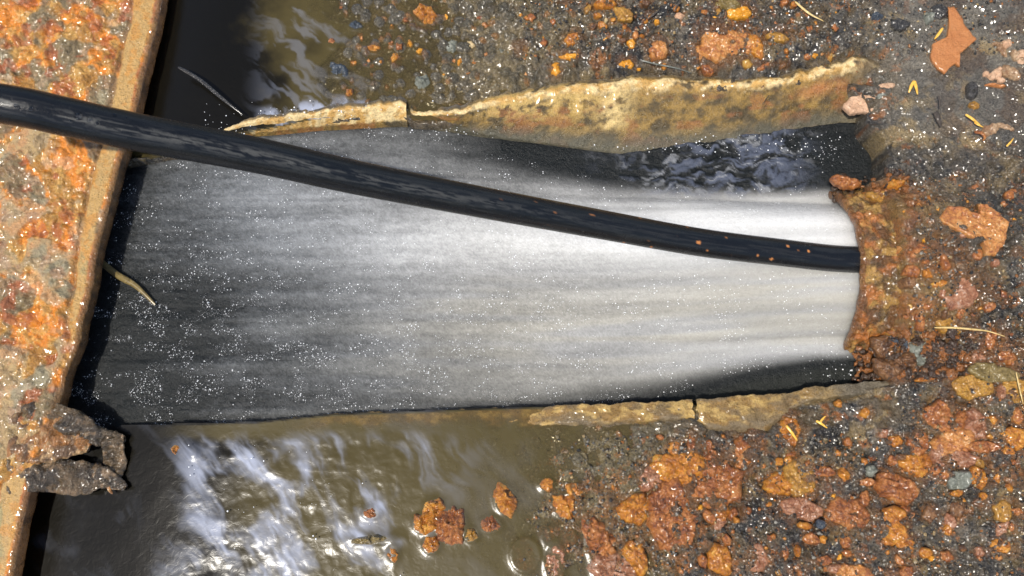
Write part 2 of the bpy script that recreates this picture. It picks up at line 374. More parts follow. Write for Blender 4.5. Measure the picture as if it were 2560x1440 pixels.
# kind, x, y, rx, ry, turn(deg), material, thickness, label
B = [
 ('rust_flake',1854,1134,31,38,10,'red',16,'upright red-brown rust flake just below the rim crack, with notched top edge'),
 ('rust_chunk',1704,1176,58,44,-10,'orange',16,'broad ochre-orange rust chunk with grey patch, left of the big brown one'),
 ('rust_chunk',1796,1212,50,60,15,'red',20,'large lumpy red-brown rust chunk below the lower rim crack'),
 ('rust_chunk',1677,1290,54,76,-5,'red',22,'largest glossy brown rust slab standing at the murky water edge'),
 ('rust_chunk',1588,1270,34,32,0,'orange',18,'orange rust chunk rimmed by a pale curl of water, left of the largest slab'),
 ('rust_chunk',1626,1195,27,30,20,'mauve',16,'mauve-brown wet rust lump between pale pebbles and the ochre chunk'),
 ('rust_flake',1697,1122,24,20,0,'orange',12,'small orange flake above the broad ochre chunk'),
 ('rust_flake',1730,1110,13,24,20,'red',14,'narrow reddish flake standing above the broad ochre chunk'),
 ('rust_chunk',1775,1140,16,20,0,'red',14,'small round red-brown lump left of the upright notched flake'),
 ('rust_chunk',1418,1263,38,28,-10,'orange',20,'orange lump at the waterline with a bright glint under its left side'),
 ('rust_flake',1398,1343,42,30,15,'red',8,'thin red rust sheet half under water below the glinting orange lump'),
 ('rust_chunk',1500,1355,32,58,-25,'red',26,'long wet brown rust ridge at the lower edge of the pool'),
 ('rust_chunk',1535,1425,52,38,20,'mauve',24,'pinkish wet end of the long rust ridge at the bottom frame edge'),
 ('rust_chunk',1590,1389,24,40,-20,'orange',16,'orange-brown slab right of the long rust ridge'),
 ('rust_flake',1387,1405,26,48,0,'mauve',9,'mauve rust sheet at the bottom edge of the murky pool'),
 ('rust_chunk',1441,1226,24,18,10,'orange',12,'knobbly orange piece poking from the pool, second from the mud'),
 ('rust_chunk',1478,1213,24,14,5,'mauve',10,'low brown piece awash beside a knobbly orange one'),
 ('rust_chunk',1366,1212,18,16,0,'orange',14,'small orange lump with a bright wet edge between pool and gravel'),
 ('rust_chunk',1537,1236,13,36,-15,'orange',12,'slim orange sliver upright at the pool edge'),
 ('rust_crumb',1808,1284,20,17,0,'orange',13,'round orange pellet beneath the large lumpy chunk'),
 ('rust_crumb',1842,1300,9,8,0,'orange',9,'bright orange pellet right of the round one under the lumpy chunk'),
 ('rust_crumb',1870,1278,10,11,0,'red',9,'brown pellet right of the largest slab and its dark gap'),
 ('rust_chunk',1942,1016,36,26,-5,'ochre',13,'glossy ochre rust lump on the lower rim of the channel'),
 ('rust_chunk',1977,1075,26,34,10,'orange',13,'orange rust scrap carrying a thin yellow twig'),
 ('rust_chunk',1949,1213,34,26,5,'orange',16,'curled orange rust lump with a dark hole at right of the black grit'),
 ('rust_crumb',1973,1151,10,12,0,'orange',10,'single orange pellet on black grit above the curled lump'),
 ('rust_crumb',1908,1163,9,8,0,'pink',8,'pale pink crumb on black grit right of the upright notched flake'),
 ('rust_chunk',1891,1400,26,32,10,'mauve',12,'pinkish-brown rust lump near the bottom edge, between two pale silt patches'),
 ('rust_chunk',1800,1398,30,30,-15,'orange',12,'branching orange rust cluster near the bottom edge'),
 ('rust_crumb',1793,1378,9,12,0,'orange',12,'bright pellet on top of the branching orange cluster'),
 ('rust_crumb',1965,1384,9,20,8,'red',10,'slim red-brown crumb near the bottom edge beside pale silt'),
 ('rust_chunk',1085,1271,26,22,-20,'orange',28,'orange rust knob at the top of the cluster in the pool'),
 ('rust_chunk',1064,1309,31,24,0,'orange',24,'rough orange chunk at the left of the cluster in the pool'),
 ('rust_chunk',1130,1312,36,38,20,'red',28,'largest red-orange chunk of the cluster in the pool'),
 ('rust_chunk',1178,1336,18,18,0,'ochre',20,'small ochre knob at the right of the cluster in the pool'),
 ('rust_chunk',1078,1362,20,20,0,'orange',22,'orange nub at the bottom of the cluster in the pool'),
 ('rust_chunk',1262,1249,26,35,-10,'orange',26,'pointed orange chunk with glassy bubble alone in the pool'),
 ('rust_chunk',1226,1312,27,20,10,'red',22,'low brown chunk just right of the pool cluster'),
 ('rust_flake',1314,1388,36,40,35,'red',5,'flat triangular rust sheet lying under the murky water'),
 ('rust_flake',927,1282,20,15,0,'red',16,'dim reddish flake sunk among the blue-white ripples'),
 ('rust_chunk',984,1382,12,18,-15,'orange',20,'small orange wedge with bright glints on its top in the pool'),
 ('rust_flake',931,1348,48,11,-4,'olive',20,'dark olive ledge just breaking the rippled pool surface'),
 ('rust_crumb',480,1130,10,12,0,'orange',16,'lone orange pebble drifting in the dark water by the torn plate edge'),
 ('rust_chunk',2242,1219,44,34,12,'red',22,'domed reddish shell of rust right of the small grey pebble'),
 ('rust_chunk',2126,1286,46,36,8,'red',17,'deep red craggy rust chunk below the round orange pebble'),
 ('rust_crumb',2111,1185,17,18,0,'orange',13,'round orange pebble sitting alone on black grit'),
 ('rust_chunk',1999,1196,40,34,0,'ochre',15,'golden-brown craggy chunk left of the round orange pebble'),
 ('rust_flake',2012,1272,56,28,2,'mauve',12,'pale mauve flaky slab, widest near the bottom right'),
 ('rust_flake',2060,1178,30,14,5,'red',10,'thin brown flake between golden chunk and round pebble'),
 ('rust_chunk',2236,1308,26,42,15,'orange',12,'tall orange flake under the domed shell'),
 ('rust_flake',2262,1356,20,30,-25,'orange',8,'oval orange leaf-thin flake, lowest under the domed shell'),
 ('rust_crumb',2270,1282,17,18,0,'red',12,'brown crumb tucked under the right side of the domed shell'),
 ('rust_crumb',2167,1031,14,11,0,'orange',10,'squarish orange crumb with a dark centre near the lower rim end'),
 ('rust_crumb',2099,1008,9,11,0,'orange',9,'small orange crumb below the lower rim end'),
 ('rust_crumb',2242,1102,19,14,20,'orange',10,'orange-brown crumb left of the red heap of flakes'),
 ('rust_chunk',2351,1044,34,38,5,'red',14,'top red-brown flake of the heap at right, with orange tip'),
 ('rust_flake',2407,1050,20,26,15,'red',12,'brown flake between the top flake and the mauve one of the heap'),
 ('rust_chunk',2447,1065,24,36,-20,'mauve',15,'rough mauve flake at the right of the heap'),
 ('rust_chunk',2388,1105,46,30,-10,'pink',16,'pinkish-brown central slab of the heap of flakes at right'),
 ('rust_flake',2352,1133,22,30,-20,'mauve',14,'greyish mauve flake in the middle of the heap at right'),
 ('rust_flake',2299,1108,24,38,5,'red',12,'left red-brown slab of the heap at right'),
 ('rust_chunk',2295,1162,36,28,0,'orange',14,'orange chunk with a grey spot under the heap'),
 ('rust_chunk',2404,1146,36,22,0,'mauve',14,'smooth pink-grey flake low in the heap at right'),
 ('rust_flake',2352,1178,30,18,10,'red',10,'lowest brown flake of the heap, above the tan crumbs'),
 ('rust_flake',2467,1116,38,14,-5,'red',9,'long brown flake running right from the heap'),
 ('stone',2402,1201,30,24,-20,'stone',13,'grey-green three-cornered stone beside an orange chunk at lower right'),
 ('rust_chunk',2449,1192,21,23,0,'orange',12,'orange chunk touching the grey-green stone'),
 ('rust_crumb',2394,1232,15,8,0,'orange',8,'flat orange crumb just under the grey-green stone'),
 ('pebble',2179,1178,15,17,0,'stone',11,'small round grey pebble left of the domed red shell'),
 ('rust_crumb',2235,1150,12,15,0,'red',10,'reddish crumb just above the domed shell'),
 ('rust_crumb',2170,1205,20,10,0,'red',9,'brown sliver below the small round grey pebble'),
 ('rust_flake',2434,968,50,28,15,'ochre',9,'ragged ochre flake at the foot of the mud mound, left of the olive sheet'),
 ('rust_flake',2480,930,62,26,12,'olive',9,'smooth olive-brown sheet at the foot of the mud mound'),
 ('rust_flake',2548,975,26,40,-25,'ochre',10,'amber flake cut by the right frame edge, below the olive sheet'),
 ('rust_flake',2318,946,28,7,-10,'orange',7,'thin orange strip at the end of the lower rim'),
 ('rust_flake',2540,1093,34,30,20,'orange',9,'patchy orange sheet at the right frame edge below the amber one'),
 ('rust_flake',2550,1040,14,19,0,'pink',10,'oval pinkish flake at the right frame edge'),
 ('rust_crumb',2495,1196,9,13,0,'orange',9,'orange crumb pair member, left one in the grey grit at lower right'),
 ('rust_crumb',2526,1219,10,10,0,'orange',9,'round orange crumb, lowest in the grey grit at lower right'),
 ('rust_crumb',2462,1240,10,10,0,'orange',8,'orange dot below the chunk beside the grey-green stone'),
 ('rust_flake',2508,1278,22,24,0,'ochre',7,'thin ochre flake on grey grit near the right frame edge'),
 ('rust_chunk',2314,1382,14,11,0,'orange',9,'orange crumb right of the oval leaf-thin flake'),
 ('rust_crumb',2330,1396,8,8,0,'yellow',8,'bright yellow crumb beside an orange one near the bottom edge'),
 ('rust_chunk',2115,1354,12,15,0,'red',9,'brown crumb under the deep red craggy chunk'),
 ('rust_chunk',2135,1430,38,16,5,'pink',12,'pink lump cut by the bottom frame edge'),
 ('rust_chunk',1993,1420,20,18,0,'red',12,'dark red lump cut by the bottom frame edge, beside pale silt'),
 ('rust_flake',2060,1402,26,13,-10,'red',9,'brown scrap near the bottom edge under the mauve slab'),
 ('rust_crumb',1997,1378,8,16,0,'orange',10,'slim orange crumb near the bottom edge, right of the slim red-brown one'),
 ('rust_crumb',2012,1314,20,9,5,'orange',9,'orange strip below the mauve slab'),
 ('pebble',2052,1312,12,12,0,'slate',8,'tiny blue-black pebble below the mauve slab'),
 # on the mound and round the pipe
 ('rust_crumb',2286,519,14,11,-20,'pink',8,'pinkish crumb left of the largest flake on the mound'),
 ('rust_crumb',2323,546,8,12,0,'orange',8,'orange crumb touching the left of the largest flake on the mound'),
 ('rust_crumb',2257,619,11,10,0,'pink',7,'pale orange crumb above the pair of red crumbs on the mound'),
 ('rust_flake',2284,676,21,17,0,'red',9,'left of two red-orange flakes in the middle of the mound'),
 ('rust_flake',2325,680,16,12,0,'orange',9,'right of two red-orange flakes in the middle of the mound'),
 ('rust_flake',2364,655,13,22,-15,'red',9,'narrow brown flake right of the two red-orange flakes'),
 ('rust_flake',2310,635,28,24,0,'red',6,'rusty patch above the two red-orange flakes'),
 ('rust_flake',2242,460,30,13,-15,'orange',14,'glossy orange flake standing above the pipe crust, with a dark pit below'),
 ('rust_flake',2198,487,28,20,0,'ochre',10,'olive-orange flake behind the pipe mouth top'),
 ('rust_chunk',2118,452,34,14,10,'red',14,'knobbly rust shoulder at the upper corner of the pipe mouth'),
 ('rust_flake',2397,730,44,38,0,'mauve',8,'broad mauve-red crusty patch low on the mound'),
 ('rust_flake',2354,706,22,9,-8,'orange',9,'orange blade above the mauve-red patch'),
 ('rust_flake',2385,812,34,22,10,'ochre',10,'ochre flake crossed by the pale straw'),
 ('rust_flake',2480,846,17,24,10,'red',9,'brown ring-shaped flake under the tip of the pale straw'),
 ('rust_flake',2306,798,14,22,-15,'red',12,'brown upright flake left of the pale straw end'),
 ('rust_crumb',2393,446,14,9,10,'orange',7,'orange crumb above the largest flake on the mound'),
 ('rust_crumb',2445,452,11,6,0,'orange',6,'small flat orange crumb, upper right of the mound'),
 ('rust_crumb',2403,476,7,10,0,'yellow',7,'amber crumb between two small ones and the largest flake'),
 ('rust_chunk',2522,892,26,16,15,'red',11,'brown lump at the mound foot near the right frame edge'),
 ('rust_chunk',2448,890,20,14,0,'mauve',11,'mauve lump at the mound foot above the olive sheet'),
 ('stone',2252,856,24,20,30,'slate',16,'blue-black stone set in the rust crust under the pipe'),
 ('stone',2385,848,18,14,0,'slate',12,'small blue-black stone under the ochre flake by the straw'),
 ('stone',2300,880,30,34,10,'stone',14,'dark grey stone among rust grains under the pipe'),
 ('rust_chunk',2222,922,34,26,10,'brown',24,'dark glossy rust lump under the pipe at the channel corner'),
 ('rust_chunk',2262,908,30,30,0,'brown',26,'dark rust lump directly below the blue-black stone'),
 ('rust_chunk',2212,866,26,28,0,'brown',26,'dark rust lump tucked under the pipe mouth'),
 ('rust_chunk',2340,915,34,24,-5,'brown',20,'brown craggy lump right of the dark grey stone under the pipe'),
 ('rust_chunk',2345,868,26,22,-5,'red',18,'red-brown lump between the dark grey stone and the ochre flake'),
 # top right
 ('pebble',2194,38,18,14,20,'slate',14,'shiny dark pebble near the top edge, right of the long straw'),
 ('pebble',2325,42,14,18,20,'stone',12,'grey block-like pebble beside the brown leaf top'),
 ('dirt_clod',2352,26,20,24,0,'dirt',12,'black dirt clod at the tip of the brown leaf'),
 ('dirt_clod',2250,60,26,18,0,'dirt',9,'black crumbly clod left of the grey block-like pebble'),
 ('pebble',2075,141,10,12,0,'ochre',9,'tan pebble on black grit just above the upper rim'),
 ('clay_scab',2150,262,46,24,-8,'skin',8,'rough sandy-pink scab at the right end of the upper channel wall'),
 ('clay_scab',2215,215,22,12,0,'skin',7,'small pinkish scab at the far end of the upper rim'),
 ('pebble',2208,240,14,9,0,'stone',8,'small flat grey pebble between the two pink scabs'),
 # top middle
 ('rust_flake',1644,122,30,30,30,'pink',11,'heart-shaped pink-orange rust flake on the upper bank'),
 ('rust_flake',1744,130,20,22,0,'pink',11,'smaller pink-orange flake just left of the biggest one on the upper bank'),
 ('rust_flake',1790,112,46,48,10,'pink',15,'left half of the biggest rust flake on the upper bank, pinkish'),
 ('rust_flake',1840,102,42,46,-10,'pink',13,'right half of the biggest rust flake on the upper bank, more orange'),
 ('rust_flake',1893,112,18,36,-20,'orange',10,'narrow orange flake at the right of the biggest upper flake'),
 ('rust_crumb',1565,157,20,14,0,'yellow',11,'bright orange lozenge near the middle of the upper rim'),
 ('rust_flake',1422,142,33,10,0,'yellow',8,'bright orange bar lying level above the upper rim'),
 ('rust_flake',1389,172,12,19,0,'yellow',9,'bright orange piece just below the orange bar'),
 ('rust_flake',1433,97,20,20,0,'orange',8,'broken reddish flake above the orange bar'),
 ('rust_flake',1578,108,12,13,0,'yellow',8,'yellowish flake above the bright lozenge'),
 ('rust_crumb',1589,86,9,12,0,'pink',8,'pinkish crumb left of the heart-shaped flake'),
 ('rust_chunk',1417,6,16,12,0,'orange',10,'small orange chunk at the top frame edge'),
 ('rust_chunk',1514,6,28,15,0,'orange',12,'larger orange chunk at the top frame edge'),
 ('clay_crumb',1560,36,28,20,25,'ochre',8,'long tan-orange flake under the orange chunks at the top edge'),
 ('rust_crumb',1692,20,9,8,0,'orange',8,'single orange pellet near the top edge by a dark stalk'),
 ('rust_crumb',1612,51,9,8,0,'orange',7,'left one of two orange pellets under the dark stalk'),
 ('rust_crumb',1642,54,7,7,0,'yellow',7,'right one of two orange pellets under the dark stalk'),
 ('clay_crumb',1697,40,14,10,0,'skin',7,'pale tan crumb below a single orange pellet'),
 ('bark_flake',1819,8,40,17,5,'olive',13,'flat olive-brown flake lying over an ochre one at the top edge'),
 ('rust_flake',1852,28,38,17,0,'yellow',10,'ochre flake sticking out from under the olive-brown one'),
 ('rust_flake',1947,94,30,15,10,'ochre',8,'crumbly ochre flake right of the biggest upper flakes'),
 ('rust_crumb',1661,165,8,8,0,'orange',7,'small orange crumb beside the thin green stalk'),
 ('rust_crumb',1664,198,5,9,0,'red',6,'small red sliver on the upper rim'),
 ('rust_flake',1772,172,20,12,30,'red',7,'reddish scraps between the biggest upper flake and the rim'),
 ('rust_flake',1910,165,22,7,-25,'red',6,'thin reddish flake near the hairline crack of the upper rim'),
 ('rust_crumb',1985,10,10,8,0,'orange',7,'orange crumb at the head of the long straw'),
 ('clay_crumb',1515,50,6,7,0,'cream',8,'tiny square cream crumb on the upper bank'),
 # gravel in the upper pool
 ('rust_chunk',1066,34,32,26,20,'orange',24,'largest orange-brown lump in the gravel of the upper pool'),
 ('rust_crumb',1025,107,9,13,0,'yellow',13,'upper one of two bright orange crumbs in the pool gravel'),
 ('rust_crumb',1049,126,12,12,0,'yellow',14,'lower one of two bright orange crumbs in the pool gravel'),
 ('rust_crumb',986,143,12,14,10,'orange',14,'tilted orange crumb edged by a white glint'),
 ('rust_crumb',935,119,21,13,0,'orange',13,'orange-brown crumb above a curved white glint'),
 ('rust_crumb',831,109,12,10,0,'red',14,'dark red crumb at the left end of the gravel'),
 ('stone',891,62,20,12,10,'slate',18,'black stone in the upper pool with a white wet edge'),
 ('stone',846,174,28,18,25,'slate',17,'slate-blue chip at the left edge of the gravel, largest of the dark stones'),
 ('rust_crumb',873,228,13,14,0,'orange',22,'lone orange crumb in open water above the broken clay wall'),
 ('stone',1129,112,18,22,0,'stone',17,'glassy grey lump ringed by water, middle of the gravel'),
 ('pebble',1177,108,14,15,0,'cream',15,'cream and orange pebble in a pale water ring'),
 ('rust_crumb',1150,150,9,15,20,'yellow',12,'leaning orange crumb below the glassy grey lump'),
 ('rust_crumb',1172,179,11,8,10,'orange',12,'small orange crumb nearest the thin water ring'),
 ('rust_crumb',1184,150,8,13,15,'orange',13,'oval orange crumb beside a long white glint'),
 ('stone',1256,124,18,20,0,'stone',16,'round glassy grey lump left of a bright orange crumb'),
 ('rust_crumb',1301,116,17,16,0,'yellow',14,'bright orange crumb right of the round glassy lump'),
 ('stone',1054,204,24,22,0,'stone',20,'dark round stone half sunk just above the breach in the clay wall'),
 ('rust_crumb',1303,60,11,7,0,'pink',10,'small pink-orange crumb near the top of the gravel'),
 ('rust_crumb',1325,76,9,7,0,'orange',10,'orange crumb right of the pink-orange one in the gravel'),
 ('rust_crumb',1230,76,10,7,0,'orange',10,'orange crumb with cream neighbour in the gravel'),
 ('pebble',1245,74,7,7,0,'cream',9,'tiny cream pebble touching an orange crumb'),
 ('rust_crumb',1240,48,10,7,0,'orange',9,'orange crumb on the tan patch of the gravel'),
 ('clay_crumb',1233,32,34,14,0,'cream',9,'pale tan patch of clay near the top of the gravel'),
 ('rust_crumb',1134,46,10,9,0,'orange',10,'orange crumb right of the largest orange-brown lump'),
 ('rust_crumb',1162,54,7,11,0,'orange',10,'upright orange crumb, second right of the largest lump'),
 ('rust_crumb',976,104,8,8,0,'red',12,'round red-brown crumb in the gravel'),
 ('rust_crumb',979,64,7,7,0,'orange',12,'small orange crumb above the round red-brown one'),
]

# ------------------------------------------------------------------ pools
def meniscus(X, Y, z0):
    dz = np.zeros_like(X)
    for b in B:
        if b[1] > 1640 or 300 < b[2] < 1100: continue
        if b[1] > 1340 and b[2] < 300: continue
        cx, cy = W(b[1], b[2], 0)
        m = (np.abs(X - cx) < 110) & (np.abs(Y - cy) < 110)
        d = np.hypot((X[m] - cx) / b[3], (Y[m] - cy) / b[4]) - 1.0
        dd = d * min(b[3], b[4])
        dz[m] += 2.6 * np.exp(-np.clip(dd, 0, None) / 5)
    return dz
def pool(name, x0, x1, y0, y1, inside, label, turb, sheen_fn):
    xs = np.arange(x0, x1, 3.6); ys = np.arange(y0, y1, 3.6)
    X, Y = np.meshgrid(xs, ys, indexing='ij')
    lvl = -8 - 40 * S(520, 60, X)
    t = turb(X, Y)
    wx = X + 30 * (fbm(X, Y, 90, seed=61) - 0.5); wy = Y + 30 * (fbm(X, Y, 90, seed=62) - 0.5)
    n = fbm(wx, wy, 60, seed=63, octv=4) - 0.5; n2 = np.abs(fbm(wx, wy, 38, seed=64, octv=3) - 0.5)
    z = lvl + t * (3.0 * n - 1.8 * n2) + 0.7 * (fbm(X, Y, 80, seed=65, octv=2) - 0.5) + meniscus(X, Y, lvl)
    T, _ = land(X, Y)
    rl = rim_l(X); sh = S(rl - 2, rl + 6, Y) * S(rl + 62, rl + 22, Y + 26 * (fbm(X, Y, 50, seed=66) - 0.5)); T = mix(T, np.maximum(T, np.interp(X, [250, 560, 820, 1000, 1350], [-190, -55, -15, -13, -12])), sh)
    depth = np.clip(z - T, 0, None)
    murk = 0.10 + 0.90 * (1 - np.exp(-depth / 11.0)); murk = np.where(depth < 0.4, 0.1, murk)
    foam = np.clip(sheen_fn(X, Y, t) * 1.12, 0, 1)
    keep = inside(X, Y)
    Fc = grid_faces(*X.shape)
    kk = keep.ravel()[Fc].all(1)
    Fc = Fc[kk]
    used = np.unique(Fc); re = np.full(X.size, -1); re[used] = np.arange(len(used))
    me = mesh_from(name, world(X, Y, z).reshape(-1, 3)[used], re[Fc], None, {'murk': murk.ravel()[used], 'deep': S(15, 120, depth).ravel()[used], 'foam': foam.ravel()[used]})
    return obj(name, me, M['pool'], kind='structure', label=label, cat='water')
def turb_lo(X, Y):
    t = S(380, 620, X) * S(1240, 900, X + 0.45 * (Y - 1200)) * S(1060, 1120, Y)
    t = np.maximum(t, 0.9 * np.exp(-((X - 950) / 70) ** 2 - ((Y - 1400) / 60) ** 2))
    t = np.maximum(t, 0.45 * np.exp(-((X - 1040) / 60) ** 2 - ((Y - 1105) / 25) ** 2))
    return np.maximum(t * 0.8, 0.05)
def sheen_lo(X, Y, t):  # sky reflections on the ruffled pool, painted as blue-white streaks
    wx = X + 55 * (fbm(X, Y, 120, seed=71) - 0.5); wy = Y + 55 * (fbm(X, Y, 120, seed=72) - 0.5)
    u = wx * 0.6 + wy * 0.8; v = -wx * 0.8 + wy * 0.6
    f = fbm(v, u, 48, 120, seed=73, octv=5, rough=0.55); g = fbm(wx, wy, 110, seed=74, octv=3)
    h = fbm(v, u, 12, 60, seed=75, octv=3, rough=0.5)
    f = S(0.40, 0.85, 0.42 * f + 0.43 * g + 0.15 * h) * (0.75 + 0.5 * (h - 0.2)) * 0.8
    return np.clip(f * np.clip(t * 1.5, 0, 1) * 0.95, 0, 1)
pool('water', -60, 1760, 990, 1640, lambda X, Y: Y > rim_l(X) + 12 - 14 * (X < 1400), 'murky brown water in front of the channel, ruffled blue-white at its left', turb_lo, sheen_lo)
def turb_up(X, Y):
    return np.maximum(0.03, 0.08 * S(380, 500, X) * S(960, 850, X) * S(-50, 40, Y)) 
def sheen_up(X, Y, t):  # fainter painted sky smears, plus a pale edge along the wall
    wx = X + 60 * (fbm(X, Y, 100, seed=81) - 0.5); wy = Y + 60 * (fbm(X, Y, 100, seed=82) - 0.5)
    u = wx * 0.8 + wy * 0.6; v = -wx * 0.6 + wy * 0.8
    f = S(0.52, 0.8, fbm(u, v, 90, 24, seed=83, octv=4, rough=0.6)) * S(560, 700, X) * S(960, 880, X) * 0.16
    edge = S(45, 8, np.abs(Y - rim_u(X) + 12)) * S(600, 660, X) * S(1010, 900, X)
    return np.clip(f + 0.6 * edge * S(0.45, 0.65, fbm(X, Y, 30, seed=84)), 0, 1)
pool('water', -60, 1420, -260, 420, lambda X, Y: Y < rim_u(X) + 26 - 12 * (X > 560), 'dark pool behind the broken upper wall, gravel poking through at its right', turb_up, sheen_up)

# ------------------------------------------------------------------ water running down the channel
def jet_edges():
    up = fn([(2140, 460), (2075, 448), (1900, 452), (1700, 446), (1500, 425), (1300, 380), (1100, 320), (900, 300), (300, 300)], -40)
    lo = fn([(2150, 900), (2050, 906), (1900, 930), (1800, 956), (1700, 986), (1600, 1015), (1450, 1045), (300, 1140)], -60)
    return up, lo
jup, jlo = jet_edges()
xs = np.arange(-120, 2262, 3.2); ys = np.arange(250, 1120, 3.2)
X, Y = np.meshgrid(xs, ys, indexing='ij')
ju, jl = jup(X), jlo(X)
soft = np.interp(X, [1500, 2100], [90, 34])
inside = S(0, 1, (Y - ju) / soft) * S(0, 1, (jl - Y) / soft)
inside = np.where(X < 1250, np.maximum(inside, S(1300, 1050, X)), inside)
pool_lvl = np.interp(X, [-100, 300, 1000, 1500, 2000], [-90, -64, -48, -66, -74])
r2 = np.clip(190.0 ** 2 - (Y - PY) ** 2, 0, None)
mouthz = np.maximum(PZ + np.sqrt(r2) - 8, -110)
k = np.clip((2150 - X) / 900, 0, 1)
mid = (ju + jl) / 2; hw = np.maximum((jl - ju) / 2, 1)
prof = np.clip(1 - ((Y - mid) / hw) ** 2, 0, 1)
flat = np.interp(X, [-100, 300, 900, 1400, 2100], [-80, -56, -42, -36, -10]) + np.interp(X, [300, 1000, 1900], [10, 16, 40]) * (prof - 0.6)
jz = mix(mouthz, flat, S(0, 1, k) ** 0.6)
Zf = mix(pool_lvl, np.maximum(jz, pool_lvl + 2), inside)
# stream lines fan out from the mouth
v = (Y - mid) / hw                              # -1..1 across the stream
vs = 0.3 * v * 300 + 0.7 * Y
st1 = fbm(X, vs, 420, 16, seed=91, octv=4, rough=0.62); st2 = fbm(X, vs, 900, 52, seed=92, octv=3); st3 = fbm(X, Y, 40, 12, seed=95, octv=4, rough=0.65)
cl = fbm(X, Y, 150, 80, seed=93, octv=4)
chop = fbm(X, Y, 34, 20, seed=94, octv=4, rough=0.6)
Zf = Zf + inside * (2.2 * (st1 - 0.5) + 5 * (st2 - 0.5)) + inside * S(1900, 300, X) * 3 * (chop - 0.5)
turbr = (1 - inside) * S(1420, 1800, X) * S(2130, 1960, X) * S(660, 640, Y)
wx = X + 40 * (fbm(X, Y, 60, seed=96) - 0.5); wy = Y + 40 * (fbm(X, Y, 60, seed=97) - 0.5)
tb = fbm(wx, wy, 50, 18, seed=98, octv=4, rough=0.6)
Zf = Zf + turbr * 12 * (tb - 0.5) + (1 - inside) * 1.5 * (fbm(X, Y, 16, seed=90, octv=3) - 0.5) * S(1480, 1600, X) * S(2110, 2000, X)
Zf = Zf + (1 - inside) * 2 * (fbm(X, Y, 60, seed=99) - 0.5)
Zf = Zf + 12 * np.exp(-((Y - wl_u(X)) / 8.0) ** 2) * S(1500, 1700, X) * 0.5
# air in the water: most at the mouth, thinning downstream; table below adds painted shade
air = np.interp(X, [-100, 250, 500, 800, 1100, 1500, 2150], [0.05, 0.11, 0.24, 0.45, 0.60, 0.73, 0.86])
air = air + 0.16 * np.exp(-((v + 0.35) / 0.3) ** 2) * S(400, 800, X) * S(1700, 1300, X)
air = air + 0.22 * np.exp(-((v + 0.45) / 0.38) ** 2) * S(900, 1600, X) + 0.10 * np.exp(-((v - 0.3) / 0.25) ** 2) * S(600, 1500, X)
air = air - 0.14 * np.exp(-((v - 0.05) / 0.16) ** 2) * S(500, 1300, X) - 0.20 * S(0.65, 1.0, v) - 0.28 * S(-0.72, -1.0, v) * S(1200, 700, X) - 0.15 * S(-0.8, -1, v)
air = air + 0.16 * S(0.5, -0.4, v) * S(350, 800, X) * S(1500, 1000, X) - 0.22 * S(0.0, 0.6, v) * S(1050, 350, X)
air = air + 0.14 * (st1 - 0.5) * S(2200, 1700, X) + 0.04 * (st1 - 0.5) + 0.24 * (st2 - 0.5) * S(2200, 1900, X) + 0.30 * (cl - 0.5) * S(1800, 900, X) + 0.22 * (st3 - 0.5) * S(1700, 900, X)
air = np.clip(air, 0.02, 0.93) * inside
deep = np.broadcast_to(C3((0.009, 0.011, 0.012)), X.shape + (3,))
white = cmix(np.broadcast_to(C3((0.77, 0.77, 0.76)), X.shape + (3,)), C3((0.77, 0.745, 0.67)), S(-0.2, 0.3, v) * S(0.45, 0.7, st2))
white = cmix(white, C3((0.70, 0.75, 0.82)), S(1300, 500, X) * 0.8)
white = cmix(white, C3((0.74, 0.76, 0.78)), S(0.5, 0.9, v) * 0.5)
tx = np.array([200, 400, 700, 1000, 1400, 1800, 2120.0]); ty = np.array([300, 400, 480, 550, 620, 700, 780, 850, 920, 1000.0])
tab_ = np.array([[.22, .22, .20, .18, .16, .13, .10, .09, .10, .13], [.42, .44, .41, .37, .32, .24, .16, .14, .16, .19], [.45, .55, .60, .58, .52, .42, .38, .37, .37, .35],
                 [.42, .50, .68, .75, .76, .60, .57, .54, .50, .40], [.40, .46, .76, .86, .84, .64, .64, .67, .60, .50], [.30, .46, .84, .95, .94, .70, .67, .76, .70, .45], [.30, .42, .84, .96, .96, .76, .70, .76, .74, .6]])  # jet brightness painted into its colour, darkened leftwards to meet the plate's shadow
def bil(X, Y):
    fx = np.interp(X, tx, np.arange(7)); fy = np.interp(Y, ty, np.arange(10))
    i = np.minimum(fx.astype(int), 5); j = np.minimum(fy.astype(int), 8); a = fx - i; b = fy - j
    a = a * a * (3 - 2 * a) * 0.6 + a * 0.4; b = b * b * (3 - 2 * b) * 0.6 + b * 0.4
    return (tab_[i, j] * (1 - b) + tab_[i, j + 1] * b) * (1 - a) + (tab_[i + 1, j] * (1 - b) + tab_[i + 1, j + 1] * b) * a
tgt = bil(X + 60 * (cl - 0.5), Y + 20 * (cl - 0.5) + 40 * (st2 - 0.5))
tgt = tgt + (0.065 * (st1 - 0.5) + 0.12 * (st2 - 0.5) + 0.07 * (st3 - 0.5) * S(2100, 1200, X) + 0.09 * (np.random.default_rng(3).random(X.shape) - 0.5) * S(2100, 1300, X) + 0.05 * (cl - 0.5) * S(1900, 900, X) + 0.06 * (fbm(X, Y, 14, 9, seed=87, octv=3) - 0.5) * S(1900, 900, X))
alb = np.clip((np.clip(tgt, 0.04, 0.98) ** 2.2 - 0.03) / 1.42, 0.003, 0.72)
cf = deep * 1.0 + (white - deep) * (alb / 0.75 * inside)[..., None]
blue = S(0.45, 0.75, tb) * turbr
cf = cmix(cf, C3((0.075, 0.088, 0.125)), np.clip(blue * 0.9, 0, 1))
tb2 = S(0.55, 0.8, fbm(wx, wy, 60, 20, seed=88, octv=5, rough=0.7)) * turbr
